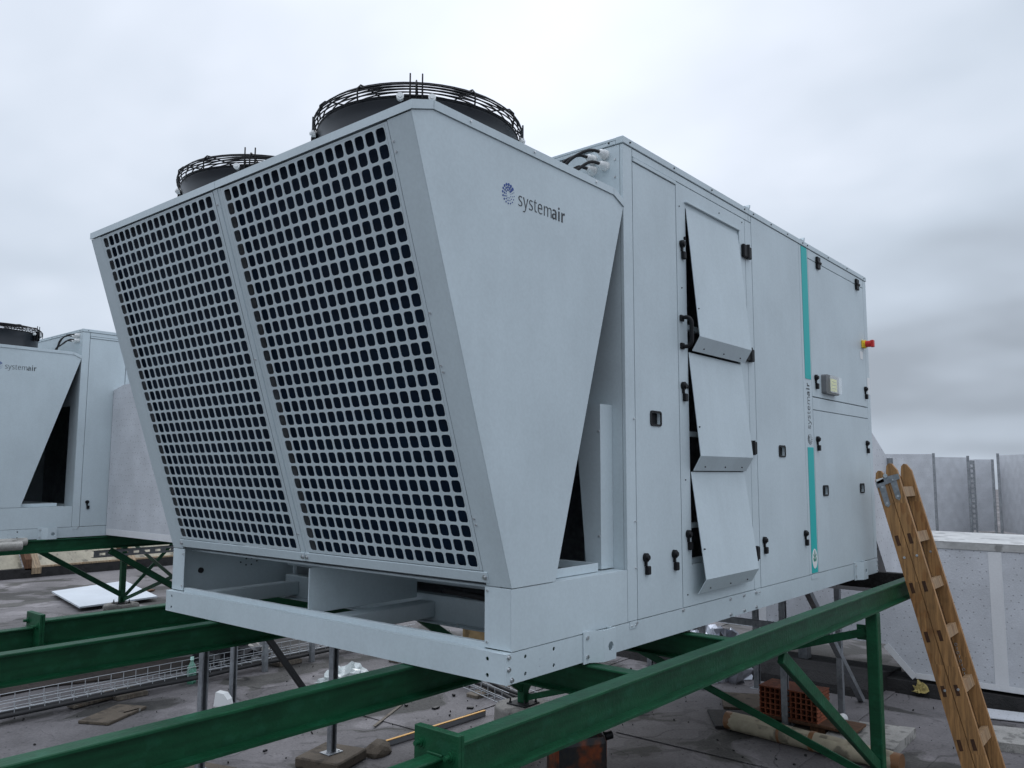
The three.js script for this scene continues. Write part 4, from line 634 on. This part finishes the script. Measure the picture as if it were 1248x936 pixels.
// white paper tube and big cream roll
{ const a = PY(999, 884, G + 0.03), b = PY(1022, 877, G + 0.03); solo('paper_tube', rod(a, a.clone().lerp(b, 1.3), 0.032, 18), M.white, 'short white tube poking out beside the red bricks', 'tube'); }
{
  const a = PY(886, 877, G + 0.07), b = PY(1099, 931, G + 0.055), t = thing('carpet_roll', 'long cream wrapped roll with brown tape lying on the roof', 'roll'); const R = 0.058;
  const d = b.clone().sub(a), prof = [], N = 40; for (let i = 0; i <= N; i++) { const s = i / N; prof.push(new THREE.Vector2(R * (1 + 0.10 * (fbm(s * 14 + 3, 1.5, 4096, 4, 3) - 0.5) - 0.16 * sst(0.94, 1, s) - 0.1 * sst(0.05, 0, s)), s)); }
  const { L, m } = frameBetween(a, b); const g = new THREE.LatheGeometry(prof, 28); const p = g.attributes.position; for (let i = 0; i < p.count; i++) { const x = p.getX(i), y = p.getY(i), z = p.getZ(i); const an = Math.atan2(z, x), k = 1 + 0.10 * (fbm(an * 1.6 + 20, y * 9 + 20, 4096, 44, 3) - 0.5); p.setXYZ(i, x * k, y * L, z * k); } g.rotateX(Math.PI / 2); g.scale(1, 1, -1 * -1); g.computeVertexNormals(); g.applyMatrix4(m); mesh('wrapping', g, M.cream, t);
  const band = (s0, s1, k = 1.07) => rod(a.clone().addScaledVector(d, s0), a.clone().addScaledVector(d, s1), R * k, 28); mesh('tape_band', band(0, 0.045, 1.0), M.tape, t); mesh('tape_band', band(0.335, 0.35), M.tape, t); mesh('tape_band', band(0.52, 0.545), M.tape, t); mesh('tape_band', band(0.915, 1.0, 0.96), M.tape, t);
  const o = PY(902, 897, G), pt = a.clone().addScaledVector(d, 0.385), view = CP.clone().sub(pt).normalize(); void o; const st = new THREE.SphereGeometry(R * 1.09, 12, 8, 0, 0.55, 0, 1.1); st.rotateX(Math.PI / 2); const cp = new THREE.CylinderGeometry(R * 1.085, R * 1.085, 0.055, 8, 1, true, 0, 0.75); const f2 = frameBetween(a, b); cp.rotateX(Math.PI / 2); const ang = -0.2; cp.rotateZ(ang); cp.translate(0, 0, f2.L * 0.385); cp.applyMatrix4(f2.m); mesh('price_sticker', cp, M.orange, t); void view; void st;
}
// concrete slab by the post, concrete planks by the ladder foot
{ const a = PY(1001, 901, G + 0.06), b = PY(1089, 913, G + 0.06), c = PY(1116, 887, G + 0.06), d = PY(1022, 876, G + 0.06); const s = solo('concrete_slab', exY([a, b, c, d].map((p) => [p.x, p.z]), G + 0.001, G + 0.06), M.concPale, 'pale concrete slab lying behind the green post', 'slab'); void s; }
{ const a = PY(1203, 884, G + 0.05), b = PY(1300, 894, G + 0.05), c = PY(1300, 915, G + 0.05), d = PY(1212, 905, G + 0.05); solo('concrete_plank', exY([a, d, c, b].map((p) => [p.x, p.z]), G + 0.001, G + 0.055), M.concPale, 'pale concrete plank lying beyond the foot of the ladder', 'plank'); const e = PY(1190, 872, G + 0.02), f = PY(1300, 884, G + 0.02), h = PY(1300, 874, G + 0.02), i = PY(1190, 861, G + 0.02); solo('membrane_strip', exY([e, f, h, i].map((p) => [p.x, p.z]), G + 0.009, G + 0.016), M.duct, 'pale flashing strip along the kerb under the low duct', 'flashing'); }
// cardboard box seen through the open bay
{ const a = PY(547, 806, G); const t = thing('cardboard_box', 'brown cardboard box seen through the open bay of the nearer unit', 'box', [a.x + 0.4, G + 0.001, a.z + 0.1], 0.15); mesh('box_body', bx(-0.16, 0.16, 0, 0.5, -0.16, 0.16, 0.004), M.card, t); mesh('box_flap', bx(-0.16, 0.16, 0.501, 0.505, -0.159, 0.0), M.card, t); }
// black canister with brown stains, dark block
{
  const c = PY(704, 950, G), t = thing('canister', 'black and brown plastic canister with a short spout under the green beam', 'canister', [c.x + 0.02, G + 0.008, c.z - 0.02], -0.55);
  // rounded jerrycan body, wide side across x, with sloping shoulders
  const ring2 = (w, d, y) => rrect(-w, w, -d, d, 0.045, 5).map(([a, b]) => V(a, y, b)), lv = [ring2(0.150, 0.095, 0), ring2(0.160, 0.105, 0.015), ring2(0.160, 0.105, 0.20), ring2(0.150, 0.097, 0.235), ring2(0.120, 0.075, 0.258), ring2(0.10, 0.06, 0.262)], L2 = [];
  for (let k = 0; k + 1 < lv.length; k++) for (let i = 0; i < lv[k].length; i++) { const n = (i + 1) % lv[k].length; L2.push([lv[k][i], lv[k + 1][i], lv[k + 1][n]], [lv[k][i], lv[k + 1][n], lv[k][n]]); }
  for (const k of [0, lv.length - 1]) for (let i = 1; i + 1 < lv[k].length; i++) L2.push([lv[k][0], lv[k][i], lv[k][i + 1]]);
  mesh('body', tris(L2, V(0, 0.12, 0)), M.canister, t);
  mesh('spout', [rod(V(0.13, 0.20, 0), V(0.178, 0.205, 0), 0.02, 14), rod(V(0.178, 0.205, 0), V(0.186, 0.206, 0), 0.027, 14), rod(V(0.186, 0.206, 0), V(0.225, 0.212, 0), 0.024, 12)], M.black, t);
  mesh('grip', tube([V(-0.08, 0.262, 0), V(-0.06, 0.29, 0), V(0.03, 0.29, 0), V(0.06, 0.262, 0)], 0.012, 20, 8), M.black, t);
}
{ const p = PY(793, 862, G); const g = bx(-0.12, 0.12, 0, 0.07, -0.06, 0.06, 0.004); g.rotateY(0.4); solo('dark_block', g, M.bitumen, 'dark block lying under the green beam', 'block', undefined, [p.x - 0.05, G + 0.009, p.z - 0.06]); }
// spirit level, thin strip, stone chunk, scraps
{ const a = PY(466, 908, G + 0.02), b = PY(591, 869, G + 0.02); const t = thing('spirit_level', 'long grey bar with an orange top edge lying by the stone chunk', 'level'); mesh('body', bar(a, b, 0.02, 0.034, 0.002), mat(0.25, 0.25, 0.26, 0.5), t); mesh('orange_edge', bar(a.clone().add(V(0, 0.0195, 0)), b.clone().add(V(0, 0.0195, 0)), 0.021, 0.004, 0.0005), mat(0.62, 0.3, 0.02, 0.5), t); }
{ const a = PY(456, 885, G + 0.012), b = PY(490, 858, G + 0.012); solo('thin_strip', bar(a, b, 0.022, 0.004, 0.0005), M.oldPlank, 'thin dull strip lying on the roof under the green beam', 'strip'); }
{ const p = PY(461, 918, G); const g = crumple(0.12, 0.075, 0.085, 33, 0.3, 2, 2.5); g.rotateY(0.5); solo('stone_chunk', g, M.concBrown, 'brown stone chunk beside the slab of a strut post', 'stone', undefined, [p.x, G + 0.004, p.z]); }
{
  const r = rng(77), sc = [[553, 850, 0.03, 0.03], [531, 865, 0.06, 0.02], [573, 865, 0.05, 0.02], [495, 862, 0.03, 0.02], [548, 874, 0.02, 0.02], [640, 850, 0.02, 0.02], [944, 824, 0.05, 0.05], [952, 822, 0.09, 0.025], [323, 918, 0.03, 0.02], [382, 826, 0.02, 0.015]];
  sc.forEach(([px, py, l, h], i) => { const p = PY(px, py, G), g = bx(-l / 2, l / 2, 0, h * 0.6, -l * 0.3, l * 0.3, 0.003); g.rotateY(r() * 3); solo('rubber_scrap', g, i === 5 ? M.red : M.black, i === 5 ? 'small red cap beside the round concrete footing' : 'small black scrap lying on the bare roof deck', i === 5 ? 'cap' : 'scrap', i === 5 ? undefined : 'small black scraps', [p.x, G + 0.009, p.z]); });
  // brown muddy boards by the tray
  const bd = (px, py, l, w, a, m, lab) => { const p = PY(px, py, G), g = bx(-l / 2, l / 2, 0, 0.02, -w / 2, w / 2, 0.003); g.rotateY(a); solo('loose_board', g, m, lab, 'board', undefined, [p.x, G + 0.009, p.z]); };
  bd(110, 858, 0.32, 0.09, 0.2, M.oldPlank, 'short weathered board lying beside the long wire tray'); bd(138, 874, 0.42, 0.24, 0.5, M.concBrown, 'dark rotten board with broken edges near the long tray'); bd(160, 871, 0.13, 0.03, 0.1, M.concPale, 'pale splinter lying on the dark rotten board area');
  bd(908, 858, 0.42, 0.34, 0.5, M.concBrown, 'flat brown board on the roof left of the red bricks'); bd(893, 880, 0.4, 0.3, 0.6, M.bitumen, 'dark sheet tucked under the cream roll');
  bd(175, 722, 0.3, 0.16, 0.4, M.plank, 'broken brown timber beyond the white board');
  { const pts = [PY(-60, 862, G), PY(60, 838, G), PY(200, 822, G), PY(330, 800, G), PY(330, 790, G), PY(200, 806, G), PY(40, 828, G), PY(-60, 838, G)].map((p) => [p.x, p.z]); solo('soil_strip', exY(pts, G + 0.008, G + 0.018), M.soil, 'dark brown soil washed up along the far side of the long tray', 'soil'); }
  // grit and crumbs: uncountable
  const cr = new THREE.IcosahedronGeometry(1, 0), N = 1500, im = new THREE.InstancedMesh(cr, M.bitumen, N), m = new THREE.Matrix4(), q = new THREE.Quaternion(), e = new THREE.Euler();
  for (let i = 0; i < N; i++) { const s = 0.002 + 0.008 * Math.pow(r(), 3.5); e.set(r() * 6, r() * 6, r() * 6); q.setFromEuler(e); m.compose(V(-0.5 + 6.5 * r(), G + 0.009 + s * 0.3, -7 + 8 * r()), q, V(s * (1 + r()), s * 0.7, s)); im.setMatrixAt(i, m); }
  im.name = 'grit'; im.castShadow = im.receiveShadow = true; tag(im, 'fine dark grit and crumbs scattered over the roof deck', 'grit', null, 'stuff'); scene.add(im);
}

// ---------------------------------------------------------------- render
const renderer = new THREE.WebGLRenderer({ antialias: true });
renderer.setSize(1024, 768);
renderer.toneMapping = THREE.LinearToneMapping; renderer.toneMappingExposure = EXPOSURE;
renderer.shadowMap.enabled = true; renderer.shadowMap.type = THREE.PCFSoftShadowMap;
renderer.render(scene, camera);
